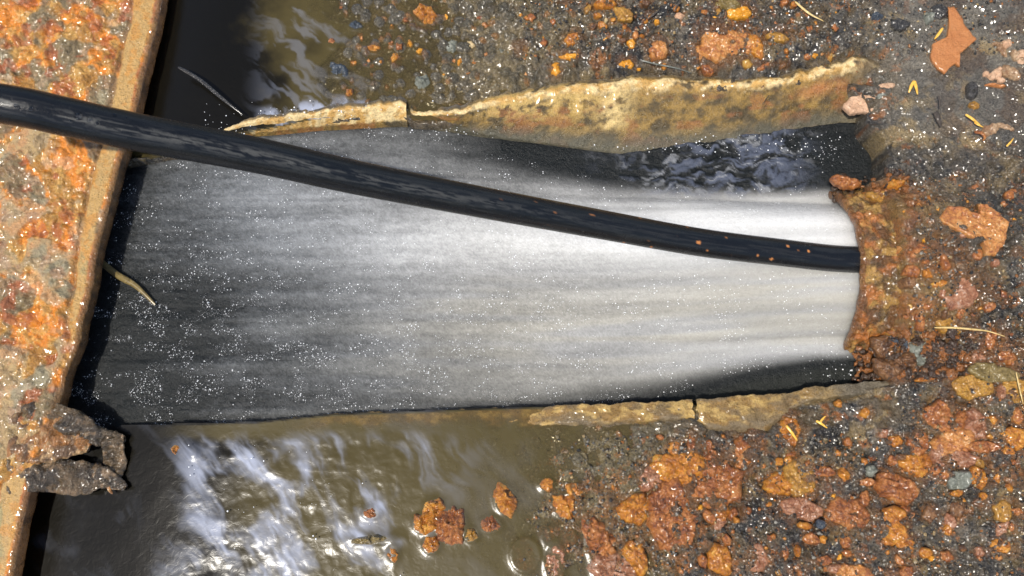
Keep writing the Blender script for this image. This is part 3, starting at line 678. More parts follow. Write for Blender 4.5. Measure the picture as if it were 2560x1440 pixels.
cf = cmix(cf, C3((0.24, 0.25, 0.27)), np.clip(tb2 * 0.9, 0, 1))
lowd = S(0, 30, Y - jl) * S(1500, 1600, X)
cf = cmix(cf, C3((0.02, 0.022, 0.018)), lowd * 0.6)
M['flow'] = attr_mat('rushing_water', (0.22, 0.34), 0.16, (1100, 0.0005), (380, 0.0007), coat=0.0, spec=0.13)
M['flow'].node_tree.nodes['Principled BSDF'].inputs['Subsurface Weight'].default_value = 0.85
pf = M['flow'].node_tree.nodes['Principled BSDF']; pf.inputs['Subsurface Radius'].default_value = (1, 1, 1); pf.inputs['Subsurface Scale'].default_value = 0.05
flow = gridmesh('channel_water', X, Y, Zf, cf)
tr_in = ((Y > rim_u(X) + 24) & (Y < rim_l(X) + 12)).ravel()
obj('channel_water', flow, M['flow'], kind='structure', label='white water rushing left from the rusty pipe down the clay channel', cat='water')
ZfI = lambda x, y: Zf[np.clip(((x - xs[0]) / 3.2).astype(int), 0, len(xs) - 1), np.clip(((y - ys[0]) / 3.2).astype(int), 0, len(ys) - 1)]

# spray: thousands of droplets riding on the stream
oct_v = np.array([(1, 0, 0), (-1, 0, 0), (0, 1, 0), (0, -1, 0), (0, 0, 1), (0, 0, -1)], float)
oct_f = np.array([(0, 2, 4), (2, 1, 4), (1, 3, 4), (3, 0, 4), (2, 0, 5), (1, 2, 5), (3, 1, 5), (0, 3, 5)])
def drops(name, pts, rad, mat, label, cat, kind='stuff'):
    n = len(pts)
    V = (pts[:, None, :] + oct_v[None] * rad[:, None, None]).reshape(-1, 3)
    Fc = (oct_f[None] + 6 * np.arange(n)[:, None, None]).reshape(-1, 3)
    me = mesh_from(name, world(V[:, 0], V[:, 1], V[:, 2]), Fc[:, ::-1])
    return obj(name, me, mat, label=label, cat=cat, kind=kind)
m, nt_, p_ = new_mat('bright_droplet'); p_.inputs['Base Color'].default_value = (0.92, 0.94, 0.97, 1); p_.inputs['Roughness'].default_value = 0.08; p_.inputs['Coat Weight'].default_value = 1.0
M['drop'] = m
n = 95000
dx = RNG.uniform(150, 2120, n); dv = RNG.uniform(-0.97, 0.97, n)
dj = jup(dx); dl = jlo(dx); dy = (dj + dl) / 2 + dv * (dl - dj) / 2
clus = fbm(dx, dy, 40, 22, seed=111, octv=3)
pr = np.interp(dx, [150, 400, 900, 1400, 1800, 2120], [0.75, 0.8, 0.55, 0.35, 0.22, 0.12]) * S(0.42, 0.78, clus) * 1.3
pr = pr * (0.45 + 0.75 * S(-0.5, 0.5, dv))
kp = (RNG.random(n) < pr) & (dy > rim_u(dx) + 30) & (dy < rim_l(dx) - 2)
dx, dy = dx[kp], dy[kp]
rad = 0.42 + 1.6 * RNG.random(len(dx)) ** 6
pts = np.stack([dx, dy, ZfI(dx, dy) + 1.5 + 5 * RNG.random(len(dx)) ** 2], -1)
# splashes over the rims, in the corner pool and over the dark water
ex = [pts]; er = [rad]
for cx, cy, sx, sy, z0, nn in ((560, 330, 60, 16, 0, 40), (800, 280, 150, 12, 4, 60), (1850, 360, 170, 18, -58, 150), (2060, 380, 40, 25, -60, 50), (2110, 925, 60, 16, -62, 45),
                               (700, 1300, 140, 100, 2, 60), (470, 110, 90, 70, -30, 40), (200, 1300, 100, 60, -100, 45), (1150, 330, 60, 8, -20, 30)):
    wx_, wy_ = W(cx, cy, z0)
    a = np.stack([RNG.normal(wx_, sx, nn), RNG.normal(wy_, sy, nn), z0 + RNG.uniform(0, 8, nn)], -1); ex.append(a); er.append(0.8 + 2.0 * RNG.random(nn) ** 3)
drops('spray_droplets', np.concatenate(ex), np.concatenate(er), M['drop'], 'fine bright spray droplets scattered over the rushing water', 'droplets')

# ------------------------------------------------------------------ clay channel
ch = empty('clay_channel', 'broken tan clay drain channel carrying the rushing water', 'drain channel', ((1300 - 1280) * Q, 0, 0))
def strip(name, x0, x1, prof_fn, col_fn, nt_=60, step=3.4, parent=ch):
    X = np.arange(x0, x1, step); t = np.linspace(0, 1, nt_)
    XX, TT = np.meshgrid(X, t, indexing='ij')
    x_, y_, z_ = prof_fn(XX, TT); cc = col_fn(x_, y_, z_, TT)
    me = gridmesh(name, x_, y_, z_, cc); local(me, parent.location)
    return obj(name, me, M['clay'], parent)
def up_prof(XX, TT):
    ru = rim_u(XX) + 7 * (fbm(XX, XX * 0, 30, seed=121) - 0.5) * 2; wu = wl_u(XX); wz = wlz_at(XX)
    zc = 9 + 5 * (fbm(XX, TT * 0, 60, seed=122) - 0.5) + 4 * (fbm(XX, TT * 0, 17, seed=128) - 0.5)
    br = S(1012, 1022, XX) * S(1110, 1070, XX); zc = zc - 13 * br - 20 * S(2190, 2262, XX)
    zc = zc - 6 * S(1000, 700, XX) - 40 * S(600, 420, XX)
    # t: 0..0.2 buried outer slope, 0.2 crest, 0.2..0.75 face, 0.75..1 under water
    y = np.where(TT < 0.2, ru - 34 * (1 - TT / 0.2), 0)
    z = np.where(TT < 0.2, zc - 26 * (1 - TT / 0.2) ** 1.5, 0)
    s = np.clip((TT - 0.2) / 0.6, 0, 1)
    y = np.where(TT >= 0.2, mix(ru, wu, s), y); z = np.where(TT >= 0.2, zc + (wz - zc) * s ** 1.35, z)
    s2 = np.clip((TT - 0.8) / 0.2, 0, 1)
    y = y + s2 * 24; z = z - s2 * 70
    z = z + S(0.05, 0.2, TT) * (3 * (fbm(XX, y, 22, seed=123, octv=3) - 0.5) + 6 * (fbm(XX, y, 80, seed=124) - 0.5) * S(0.2, 0.4, TT))
    return XX + 3 * (fbm(XX, y, 25, seed=125) - 0.5), y, z
def up_col(x, y, z, T):
    f = fbm(x + 0.6 * y, y, 60, 34, seed=131, octv=5, rough=0.65); g = fbm(x + y, y - 0.4 * x, 20, 20.5, seed=132, octv=4, rough=0.6); h = fbm(x, y, 14, seed=133)
    s = (T - 0.2) / 0.6
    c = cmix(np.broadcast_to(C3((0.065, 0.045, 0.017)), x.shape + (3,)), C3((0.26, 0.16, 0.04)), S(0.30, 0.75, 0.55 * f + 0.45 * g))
    c = cmix(c, C3((0.24, 0.09, 0.025)), 0.6 * S(0.58, 0.75, fbm(x, y, 46, 22, seed=134, octv=4)) * S(0.1, 0.4, s))
    c = cmix(c, C3((0.62, 0.46, 0.20)), S(0.15, 0.7, g) * np.exp(-((x - 1560 + 30 * s) / 38) ** 2) * S(0.75, 0.55, s) * 0.9)
    c = cmix(c, C3((0.50, 0.34, 0.11)), S(0.3, 0.6, g) * S(1150, 1250, x) * S(1560, 1450, x) * S(0.7, 0.2, s) * 0.8)
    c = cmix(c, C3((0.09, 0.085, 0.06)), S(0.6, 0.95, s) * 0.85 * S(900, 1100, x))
    c = cmix(c, C3((0.36, 0.14, 0.045)), 0.8 * np.exp(-((x - 2080) / 50) ** 2 - ((s - 0.35) / 0.12) ** 2))
    cw = np.where(x < 1010, 0.9, np.interp(x, [1010, 1400, 2000, 2100], [0.14, 0.10, 0.10, 0.16]))
    crest = S(0, -0.06, -(s + 0.12)) * S(cw + 0.08, cw - 0.06, s + 0.10 * (h - 0.5) + 0.10 * (g - 0.5))
    crest = crest * S(-0.30, -0.1, s)
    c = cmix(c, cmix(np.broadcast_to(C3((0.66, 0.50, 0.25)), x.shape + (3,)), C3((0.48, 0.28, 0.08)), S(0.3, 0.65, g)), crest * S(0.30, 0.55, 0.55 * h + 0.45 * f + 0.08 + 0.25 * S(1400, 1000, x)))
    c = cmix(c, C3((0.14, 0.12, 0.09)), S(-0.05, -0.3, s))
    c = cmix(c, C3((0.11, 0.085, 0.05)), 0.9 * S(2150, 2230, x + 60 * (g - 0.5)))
    return c
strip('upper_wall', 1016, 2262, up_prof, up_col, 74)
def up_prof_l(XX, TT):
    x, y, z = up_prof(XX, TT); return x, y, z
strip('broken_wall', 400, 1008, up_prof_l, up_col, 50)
def lo_prof(XX, TT):
    rl = rim_l(XX) + 5 * (fbm(XX, XX * 0, 26, seed=141) - 0.5) * 2
    zc = np.interp(XX, [100, 600, 820, 1350, 1480, 2300], [-120, -30, -12, -8, 6, 6]) - 16 * S(2080, 2180, XX) + 5 * (fbm(XX, TT * 0, 45, seed=142) - 0.5) * S(1300, 1480, XX) - 4 * S(1480, 1380, XX)
    wd = np.interp(XX, [600, 1400, 1720, 1760, 1900, 1960, 2050, 2300], [60, 62, 60, 95, 110, 55, 40, 40])
    y = np.where(TT < 0.25, rl + 2, rl + wd * np.clip((TT - 0.25) / 0.75, 0, 1))
    z = np.where(TT < 0.25, zc - 160 * (1 - TT / 0.25) ** 1.0, zc)
    s = np.clip((TT - 0.25) / 0.75, 0, 1)
    z = z + 4 * (1 - (2 * s - 0.9) ** 2) * (TT >= 0.25) - 24 * S(0.7, 1, s)
    z = z + (TT > 0.22) * (0.25 + 0.75 * S(1380, 1480, XX)) * (6 * (fbm(XX, y, 24, seed=143, octv=4) - 0.5) + 4 * (fbm(XX, y, 60, seed=144) - 0.5))
    return XX + 16 * (fbm(y * 0, y, 22, seed=145, octv=3) - 0.5), y, z
def lo_col(x, y, z, T):
    f = fbm(x, y, 60, 26, seed=151, octv=4); g = fbm(x, y, 20, 12, seed=152, octv=4)
    c = cmix(np.broadcast_to(C3((0.20, 0.115, 0.03)), x.shape + (3,)), C3((0.38, 0.25, 0.08)), S(0.35, 0.75, g))
    c = cmix(c, C3((0.12, 0.08, 0.035)), 0.85 * S(0.50, 0.72, f)); s = (T - 0.25) / 0.75
    c = cmix(c, C3((0.15, 0.11, 0.06)), S(0.62, 0.85, s + 0.4 * (f - 0.5)))
    c = cmix(c, C3((0.10, 0.09, 0.06)), 0.8 * S(0.1, -0.05, s))
    c = cmix(c, C3((0.2, 0.14, 0.06)), 0.8 * S(1960, 2080, x))
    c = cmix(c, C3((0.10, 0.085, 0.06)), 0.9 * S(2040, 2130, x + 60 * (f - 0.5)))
    return c
wx0 = float(W(1733, 1000)[0]); wx1 = float(W(1742, 1000)[0])
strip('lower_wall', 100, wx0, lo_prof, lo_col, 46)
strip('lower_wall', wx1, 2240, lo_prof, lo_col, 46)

# ------------------------------------------------------------------ rusty pipe
pp = empty('outlet_pipe', 'rusty iron pipe pouring water into the channel beside the hose', 'pipe', ((PX - 1280) * Q, -(PY - 720) * Q, PZ * Q))
def tube(x0, x1, R, amp, nx, na, seed, lip=0):
    a = np.linspace(0, 2 * np.pi, na, endpoint=False); s = np.linspace(0, 1, nx)
    SS, AA = np.meshgrid(s, a, indexing='ij')
    arc = AA * R
    r = R + amp * (fbm(SS * (x1 - x0), arc, 34, seed=seed, octv=4, rough=0.6) - 0.5) * 2
    g, _ = grains(SS * (x1 - x0), arc, 20, seed, 0.75); r = r + amp * 0.9 * g
    x_ = x0 + SS * (x1 - x0) + (1 - SS) * 3 * (fbm(arc, arc * 0, 40, seed=seed + 1) - 0.5) * 2
    return x_, AA, r, arc
x_, A, r, arc = tube(PX, 2420, PR - 2, 8, 110, 500, 161)
def pv(x, A, r): return x, PY - r * np.sin(A), PZ + r * np.cos(A)
parts = [(x_, A, r)]
# mouth ring and inner wall
s = np.linspace(0, 1, 7)[1:]
x0r = x_[0]; A0 = A[0]; r0 = r[0]
ring_in = [(x0r + 3 * math.sin(math.pi * q) * -1, A0, mix(r0, 200.0, q)) for q in s]
inn = [(x0r + q, A0, np.full_like(A0, 199.0)) for q in (12, 60, 140, 280)]
allx = [a[0] for a in inn[::-1]] + [a[0] for a in ring_in[::-1]] + list(x_); allA = [A0] * 10 + list(A); allr = [a[2] for a in inn[::-1]] + [a[2] for a in ring_in[::-1]] + list(r)
Xp, Ap, Rp = np.array(allx), np.array(allA), np.array(allr)
bow = 14 - np.where(np.sin(Ap) > 0, 22, 10) * np.sin(Ap) ** 2
Xp = Xp + bow * np.clip(1 - (Xp - PX) / 150, 0, 1)
Xp, Yp, Zp = pv(Xp, Ap, Rp)
f = fbm(Xp, Ap * 220, 46, seed=171, octv=4); g = fbm(Xp, Ap * 220, 20, seed=172, octv=4)
cp = cmix(np.broadcast_to(C3((0.17, 0.08, 0.025)), Xp.shape + (3,)), C3((0.40, 0.23, 0.06)), S(0.35, 0.65, g))
cp = cmix(cp, C3((0.42, 0.14, 0.03)), S(0.55, 0.75, f) * 0.8); cp = cmix(cp, C3((0.07, 0.045, 0.02)), S(0.52, 0.72, fbm(Xp, Ap * 220, 34, seed=173)) * 0.75)
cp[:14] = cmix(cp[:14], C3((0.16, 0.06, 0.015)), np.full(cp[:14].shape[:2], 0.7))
for nm, sl_ in (('mouth_rim', slice(0, 15)), ('pipe_wall', slice(14, None))):
    me = mesh_from(nm, world(Xp[sl_], Yp[sl_], Zp[sl_]).reshape(-1, 3), grid_faces(*Xp[sl_].shape, wrap=True), cp[sl_].reshape(-1, 3)); local(me, pp.location)
    obj(nm, me, M['pipe'], pp)
# crust lumps on the pipe's outer shoulder: knobs joined into one crusty skin
def lump(cx, cy, cz, rx, ry, rz, seed, sub=3, amp=0.28):
    bm_ = __import__('bmesh').new(); __import__('bmesh').ops.create_icosphere(bm_, subdivisions=sub, radius=1)
    V = np.array([v.co[:] for v in bm_.verts]); Fc = np.array([[v.index for v in f.verts] for f in bm_.faces]); bm_.free()
    a = V[:, 0] * 2 + V[:, 2] * 1.3 + seed * 3.1; b = V[:, 1] * 2 - V[:, 2] * 1.7 + seed * 1.7
    d = 1 + amp * 2 * (fbm(a, b, 1.1, seed=181, octv=4, rough=0.6) - 0.5)
    V = V * d[:, None] * np.array([rx, ry, rz]) + np.array([cx, cy, cz])
    return V, Fc
LV, LF, off = [], [], 0
for i in range(560):
    lx = RNG.uniform(2150, 2400) if i < 480 else RNG.uniform(2090, 2260); ly = RNG.uniform(835, 950) if i < 480 else RNG.uniform(440, 500)
    if i < 480 and (ly < 868 and lx < 2195): continue
    wx_, wy_ = W(lx, ly, -20)
    z0 = float(from_x(wx_, wy_)[0]); 
    if z0 < -150: z0 = -45 + RNG.uniform(-20, 20)
    rr = RNG.uniform(3, 6) + 6 * RNG.random() ** 4
    V, Fc = lump(float(wx_), float(wy_), z0 + rr * 0.2, rr * RNG.uniform(.7, 1.5), rr * RNG.uniform(.7, 1.5), rr, i, 2, 0.75)
    LV.append(V); LF.append(Fc + off); off += len(V)
V = np.concatenate(LV)
cc = np.where((RNG.random(len(LV))[:, None] < 0.6), C3((0.06, 0.034, 0.02)), C3((0.27, 0.10, 0.025))); cc = np.repeat(cc, [len(v) for v in LV], axis=0)
me = mesh_from('rust_grains', world(V[:, 0], V[:, 1], V[:, 2]), np.concatenate(LF)[:, ::-1], cc)
obj('rust_grains', me, M['pipe'], kind='stuff', label='knobbly dark red rust grains caked under the pipe mouth', cat='rust')

# ------------------------------------------------------------------ hose
hp = [(-1500, -150, 2300), (-900, 20, 1900), (-420, 150, 1400), (-150, 219, 1010), (0, 259, 890), (160, 291, 855), (340, 330, 806), (636, 387, 700), (900, 446, 580), (1200, 505, 430), (1500, 561, 275), (1750, 606, 160), (1950, 631, 90), (2070, 645, 56), (2150, 650, 38), (2260, 655, 25), (2400, 655, 20)]
hw_ = np.array([(*W(a, b, z), z) if a >= 0 and a < 2200 else (0, 0, 0) for a, b, z in hp])
# outside the frame the unseen hose is led up towards the sun to shrink its shadow
p0, p1 = hw_[4], hw_[5]
d = (p0 - p1) / np.linalg.norm(p0 - p1)
d[2] = 0; sd = np.array([SUN.x, -SUN.y, SUN.z])
hw_[3] = p0 + d * 250 + np.array([0, 0, 22]); hw_[2] = p0 + d * 510 + np.array([0, 0, 30]); hw_[1] = hw_[2] + d * 30 + sd * 260; hw_[0] = hw_[1] + sd * 900
hw_[15] = (2230, 660, 20); hw_[16] = (2390, 660, 10)
def catmull(P, n):
    out = []
    for i in range(len(P) - 1):
        a, b, c_, d_ = P[max(i - 1, 0)], P[i], P[i + 1], P[min(i + 2, len(P) - 1)]
        for t in np.linspace(0, 1, n, endpoint=False):
            out.append(0.5 * ((2 * b) + (-a + c_) * t + (2 * a - 5 * b + 4 * c_ - d_) * t * t + (-a + 3 * b - 3 * c_ + d_) * t ** 3))
    out.append(P[-1]); return np.array(out)
def sweep(P, rad, na, flatten=1.0, up=np.array([0, 0, 1.0])):
    T = np.gradient(P, axis=0); T /= np.linalg.norm(T, axis=1)[:, None] + 1e-9
    Sd = np.cross(T, up); Sd /= np.linalg.norm(Sd, axis=1)[:, None] + 1e-9
    U = np.cross(Sd, T)
    a = np.linspace(0, 2 * np.pi, na, endpoint=False)
    rad = np.broadcast_to(rad, len(P))
    return P[:, None] + (Sd[:, None] * np.cos(a)[None, :, None] + U[:, None] * np.sin(a)[None, :, None] * flatten) * rad[:, None, None], a
HC = catmull(hw_, 46)
HR = 33.0
HV, ha = sweep(HC, HR, 96)
L = np.concatenate([[0], np.cumsum(np.linalg.norm(np.diff(HC, axis=0), axis=1))])
SS, AA = np.meshgrid(L, ha, indexing='ij'); arc = AA * HR
# which side is 'south': the side vector of the sweep; angle 0 = side, pi/2 = up.
side = HV[:, :, 1] - HC[:, None, 1]; side = side / HR          # >0 towards the viewer's bottom
dust = np.exp(-((side - 0.30) / 0.30) ** 2) * (np.sin(AA) > 0)
st_ = fbm(SS, arc, 34, 2.6, seed=191, octv=4, rough=0.6)
x_h = HC[:, 0][:, None]
d1 = S(0.42, 0.66, st_ * 0.8 + 0.2 * fbm(SS, arc, 120, 20, seed=192)) * dust * S(1750, 800, x_h)
d2 = S(0.5, 0.8, fbm(SS, arc, 90, 4, seed=193, octv=4)) * 0.4 * (np.sin(AA) > 0) * S(300, 900, x_h)
ch_ = cmix(np.broadcast_to(C3((0.006, 0.007, 0.009)), SS.shape + (3,)), C3((0.10, 0.10, 0.095)), np.clip(d1 * 0.6 + d2 * 0.2, 0, 1))
rust_sp, _ = grains(SS, arc, 11, 195, 0.06); ch_ = cmix(ch_, C3((0.4, 0.16, 0.05)), S(0.5, 0.8, rust_sp) * S(1100, 1500, x_h))
# fine scuff ridges along the rubber
Hn = (HV - HC[:, None]) / HR
HV = HC[:, None] + Hn * (HR + 0.5 * (fbm(SS, arc, 300, 4, seed=196) - 0.5)[..., None])
me = mesh_from('garden_hose', world(HV[..., 0], HV[..., 1], HV[..., 2]).reshape(-1, 3), grid_faces(*SS.shape, wrap=True), ch_.reshape(-1, 3))
hloc = ((HC[600, 0] - 1280) * Q, -(HC[600, 1] - 720) * Q, 0)
local(me, hloc); obj('rubber_hose', me, M['hose'], label='long black rubber hose slanting down into the rusty pipe mouth', cat='hose', loc=hloc)

# water beads on the hose
m, nt_, p_ = new_mat('clear_water_bead'); p_.inputs['Base Color'].default_value = (0.95, 0.97, 1, 1); p_.inputs['Transmission Weight'].default_value = 1.0; p_.inputs['IOR'].default_value = 1.33; p_.inputs['Roughness'].default_value = 0.02
M['bead'] = m
bead_me = None
for i, (bx, by, br) in enumerate([(45, 268, 4), (52, 272, 3.5), (83, 276, 5), (122, 272, 4.5), (112, 287, 3), (200, 294, 7), (227, 303, 5), (243, 310, 4), (286, 291, 5), (178, 303, 3), (315, 297, 4), (326, 336, 3.5), (281, 317, 3), (652, 394, 4)]):
    dd = np.abs(HC[:, 0] - 0)
    best = None
    # nearest hose station seen at that picture column
    cxs = 1280 + (HC[:, 0] - 1280) * F / (CP[2] - HC[:, 2]) * 1.0
    zz = np.interp(bx, [0, 340, 636], [890, 806, 700]) + 28
    wx_, wy_ = W(bx, by, zz)
    j = np.argmin((HC[:, 0] - wx_) ** 2 + (HC[:, 2] - (zz - 28)) ** 2 * 0.2)
    off_y = np.clip(wy_ - HC[j, 1], -30, 30)
    z_ = HC[j, 2] + math.sqrt(HR ** 2 - off_y ** 2)
    V, Fc = lump(0, 0, 0, br, br, br * 0.7, i, 3, 0.03)
    me = mesh_from('water_bead', world(V[:, 0] + 1280, V[:, 1] + 720, V[:, 2]), Fc[:, ::-1])
    big = br >= 7
    obj('water_bead', me, M['bead'], label='largest water bead on the hose, over the plate' if big else '%s water bead along the black hose from the left frame edge' % ['first', 'second', 'third', 'fifth', 'fourth', 'seventh', 'eighth', 'ninth', 'eleventh', 'sixth', 'twelfth', 'thirteenth', 'tenth', 'fourteenth'][i], cat='water bead',
        group='water beads on the hose', loc=((wx_ - 1280) * Q, -(HC[j, 1] + off_y - 720) * Q, (z_ + br * 0.25) * Q))

# ------------------------------------------------------------------ rusty plate on the left
PZT = 50.0
plate = empty('rusted_plate', 'thick flaking rust-orange iron plate along the left edge', 'iron plate', ((200 - 1280) * Q, 0, PZT * Q))
ed = [(415, -90), (405, 0), (375, 130), (342, 270), (318, 350), (302, 400), (276, 500), (250, 610), (224, 740), (200, 850), (170, 920), (150, 1000), (140, 1040), (120, 1110), (70, 1240), (48, 1340), (30, 1440), (15, 1530)]
ew = np.array([W(a, b, PZT - 6) for a, b in ed], float)
ys_p = np.arange(ew[0, 1] - 500, ew[-1, 1] + 500, 2.9)
ex_ = np.interp(ys_p, ew[:, 1], ew[:, 0], left=None)
# continue the edge line beyond the frame
sl0 = (ew[1, 0] - ew[0, 0]) / (ew[1, 1] - ew[0, 1]); sl1 = (ew[-1, 0] - ew[-2, 0]) / (ew[-1, 1] - ew[-2, 1])
ex_ = np.where(ys_p < ew[0, 1], ew[0, 0] + (ys_p - ew[0, 1]) * sl0, ex_); ex_ = np.where(ys_p > ew[-1, 1], ew[-1, 0] + (ys_p - ew[-1, 1]) * sl1, ex_)
rough_e = 2.5 * (fbm(ys_p, ys_p * 0, 75, seed=201, octv=4) - 0.5) * 2 * (1 + 0.8 * S(700, 850, ys_p))
ex_ = ex_ + rough_e
tt = np.concatenate([np.arange(0, 420, 2.9), 420 + np.cumsum(4 * 1.12 ** np.arange(34))])
YY, TT = np.meshgrid(ys_p, tt, indexing='ij')
XX = ex_[:, None] - TT
def plate_surf(XX, YY, TT):
    pyw = YY
    bw = np.interp(pyw, [100, 350, 480, 560, 800, 900, 1150, 1200], [62, 54, 50, 44, 30, 4, 4, 60]) * 1.0
    band = S(12, 18, TT + 6 * (fbm(XX, YY, 20, seed=202) - 0.5)) * S(bw + 8, bw, TT + 6 * (fbm(XX, YY, 30, seed=203) - 0.5))
    groove = np.exp(-((TT - bw - 10) / 5) ** 2)
    rub = 1 - band
    g1, r1 = grains(XX, YY, 40, 205, 0.8); g2, r2 = grains(XX, YY, 20, 206, 0.8)
    f_ = fbm(XX, YY, 70, seed=207, octv=5, rough=0.55); lay = np.floor(f_ * 7) / 7
    z = PZT + band * 1 + band * 3 * (fbm(XX, YY, 30, 120, seed=204) - 0.5) - groove * 6 * S(880, 800, YY) + rub * S(bw, bw + 14, TT) * (26 * (lay * 0.5 + f_ * 0.5 - 0.45) + 9 * g1 + 6 * g2 + 10 * (fbm(XX, YY, 22, seed=208, octv=4, rough=0.6) - 0.5)) 
    z = z + rub * 5 * (fbm(XX, YY, 14, seed=209, octv=2) - 0.5)
    z = z - 7 * S(5, 0, TT)
    fl = fbm(XX, YY, 110, seed=210, octv=4)      # shallow film of water in the hollows
    wet = S(0.56, 0.62, fl) * rub * S(bw + 10, bw + 30, TT)
    z = mix(z, PZT + 2.5, wet * S(PZT + 9, PZT - 2, z))
    return z, band, groove, wet, g1, r1, g2, r2, f_
Zp_, band, groove, wet, g1, r1, g2, r2, f_ = plate_surf(XX, YY, TT)
fa = fbm(XX, YY, 55, seed=211, octv=5, rough=0.6); fb = fbm(XX, YY, 26, seed=212, octv=4, rough=0.6); fc = fbm(XX, YY, 90, seed=213, octv=4)
cpl = cmix(np.broadcast_to(C3((0.38, 0.18, 0.03)), XX.shape + (3,)), C3((0.64, 0.21, 0.012)), S(0.38, 0.6, fa))
cpl = cmix(cpl, C3((0.56, 0.32, 0.08)), S(0.55, 0.72, fb) * 0.7)
cpl = cmix(cpl, C3((0.15, 0.135, 0.08)), 0.8 * S(0.62, 0.72, fc))
cpl = cmix(cpl, C3((0.34, 0.08, 0.015)), 0.75 * S(0.62, 0.8, fbm(XX, YY, 36, seed=214, octv=4)))
cpl = cmix(cpl, C3((0.66, 0.45, 0.28)), 0.35 * S(0.68, 0.82, fbm(XX, YY, 44, seed=215, octv=5, rough=0.6)))
cpl = cmix(cpl, C3((0.30, 0.27, 0.17)), 0.55 * wet)
bandc = cmix(np.broadcast_to(C3((0.46, 0.28, 0.09)), XX.shape + (3,)), C3((0.30, 0.24, 0.10)), S(0.55, 0.8, fbm(XX, YY, 30, 110, seed=216, octv=4)) * S(330, 520, YY))
bandc = cmix(bandc, C3((0.50, 0.22, 0.03)), S(0.45, 0.7, fb) * 0.7)
cpl = cmix(cpl, bandc, band)
cpl = cmix(cpl, C3((0.22, 0.12, 0.04)), groove * 0.7 * S(880, 800, YY))
cpl = cmix(cpl, C3((0.20, 0.095, 0.025)), S(15, 7, TT) * 0.85)
# side and underside, rolled on as further columns
sideX = np.stack([ex_ + 1, ex_ + 2, ex_ + 1, ex_ - 4, ex_ - 60, ex_ - 1500], 1)[:, ::-1]
sideZ = np.stack([Zp_[:, 0] - 4, Zp_[:, 0] * 0 + PZT - 22, Zp_[:, 0] * 0 + PZT - 44, Zp_[:, 0] * 0 + PZT - 60, Zp_[:, 0] * 0 + PZT - 64, Zp_[:, 0] * 0 + PZT - 64], 1)[:, ::-1]
sideY = np.repeat(ys_p[:, None], 6, 1)
sc_ = np.broadcast_to(C3((0.24, 0.11, 0.035)), sideX.shape + (3,)) * (0.5 + fbm(sideX, sideY, 20, seed=217)[..., None])
AX = np.concatenate([sideX, XX], 1); AY = np.concatenate([sideY, YY], 1); AZ = np.concatenate([sideZ, Zp_], 1); AC = np.concatenate([sc_, cpl], 1)
cut = 6 + int(66 / 2.9)
for nm, sl_ in (('edge_lip', slice(0, cut + 1)), ('plate_face', slice(cut, None))):
    me = mesh_from(nm, world(AX[:, sl_], AY[:, sl_], AZ[:, sl_]).reshape(-1, 3), grid_faces(*AX[:, sl_].shape)[:, ::-1], AC[:, sl_].reshape(-1, 3)); local(me, plate.location)
    obj(nm, me, M['plate'], plate)
# torn curl of rust hanging off the plate's edge
def ribbon(name, pts, widths, thick, mat, parent, seed, colr, nw=16, label=None):
    P = catmull(np.array([(*W(a, b, z), z) for a, b, z in pts], float), 26)
    wd = np.interp(np.linspace(0, 1, len(P)), np.linspace(0, 1, len(widths)), widths)
    T = np.gradient(P, axis=0); T /= np.linalg.norm(T, axis=1)[:, None]
    up = np.array([0, 0, 1.0]); Sd = np.cross(T, up); Sd /= np.linalg.norm(Sd, axis=1)[:, None]
    u = np.concatenate([np.linspace(-1, 1, nw), np.linspace(1, -1, nw)]); top = np.concatenate([np.ones(nw), -np.ones(nw)])
    V = P[:, None] + Sd[:, None] * (u[None, :, None] * wd[:, None, None])
    n1 = fbm(V[..., 0], V[..., 1], 26, seed=seed, octv=4) - 0.5
    V[..., 2] += n1 * 26 + top[None] * thick * (1 - 0.7 * np.abs(u[None]) ** 3) + 8 * (fbm(V[..., 0], V[..., 1], 9, seed=seed + 5) - 0.5) * (top[None] > 0)
    V[..., 1] += 8 * (fbm(V[..., 0], V[..., 1] * 0, 16, seed=seed + 2, octv=3) - 0.5) * np.abs(u[None])
    f_ = fbm(V[..., 0], V[..., 1], 40, seed=seed + 3); g_ = fbm(V[..., 0], V[..., 1], 15, seed=seed + 4)
    cc = cmix(np.broadcast_to(C3(colr[0]), f_.shape + (3,)), C3(colr[1]), S(0.4, 0.65, f_)); cc = cmix(cc, C3(colr[2]), S(0.6, 0.8, g_))
    me = mesh_from(name, world(V[..., 0], V[..., 1], V[..., 2]).reshape(-1, 3), grid_faces(*f_.shape, wrap=True), cc.reshape(-1, 3)); local(me, parent.location)
    return obj(name, me, mat, parent, label=label)
gb = ((0.10, 0.065, 0.03), (0.05, 0.035, 0.02), (0.20, 0.13, 0.07)); ob = ((0.30, 0.13, 0.035), (0.13, 0.07, 0.03), (0.42, 0.26, 0.12))
ribbon('torn_flake', [(60, 1030, 48), (130, 1035, 45), (190, 1062, 32), (240, 1088, 20), (285, 1095, 10), (308, 1100, 5)], [24, 27, 32, 24, 17, 8], 8, M['plate'], plate, 301, gb, label='grey-brown torn strip at the top of the hole')
ribbon('torn_flake', [(30, 1090, 47), (90, 1095, 50), (150, 1100, 38), (195, 1110, 26), (222, 1122, 20)], [54, 60, 52, 30, 12], 8, M['plate'], plate, 311, ob, label='rust-orange flap above the dark hole')
ribbon('torn_flake', [(276, 1098, 8), (284, 1130, 2), (290, 1160, -4), (292, 1195, -8)], [22, 26, 24, 10], 8, M['plate'], plate, 321, gb, label='grey-brown strip closing the right of the hole')
ribbon('torn_flake', [(20, 1190, 44), (90, 1185, 34), (150, 1190, 22), (210, 1195, 10), (262, 1195, 0), (318, 1224, -12)], [38, 42, 42, 40, 26, 5], 9, M['plate'], plate, 331, gb, label='ragged dark strip below the hole')
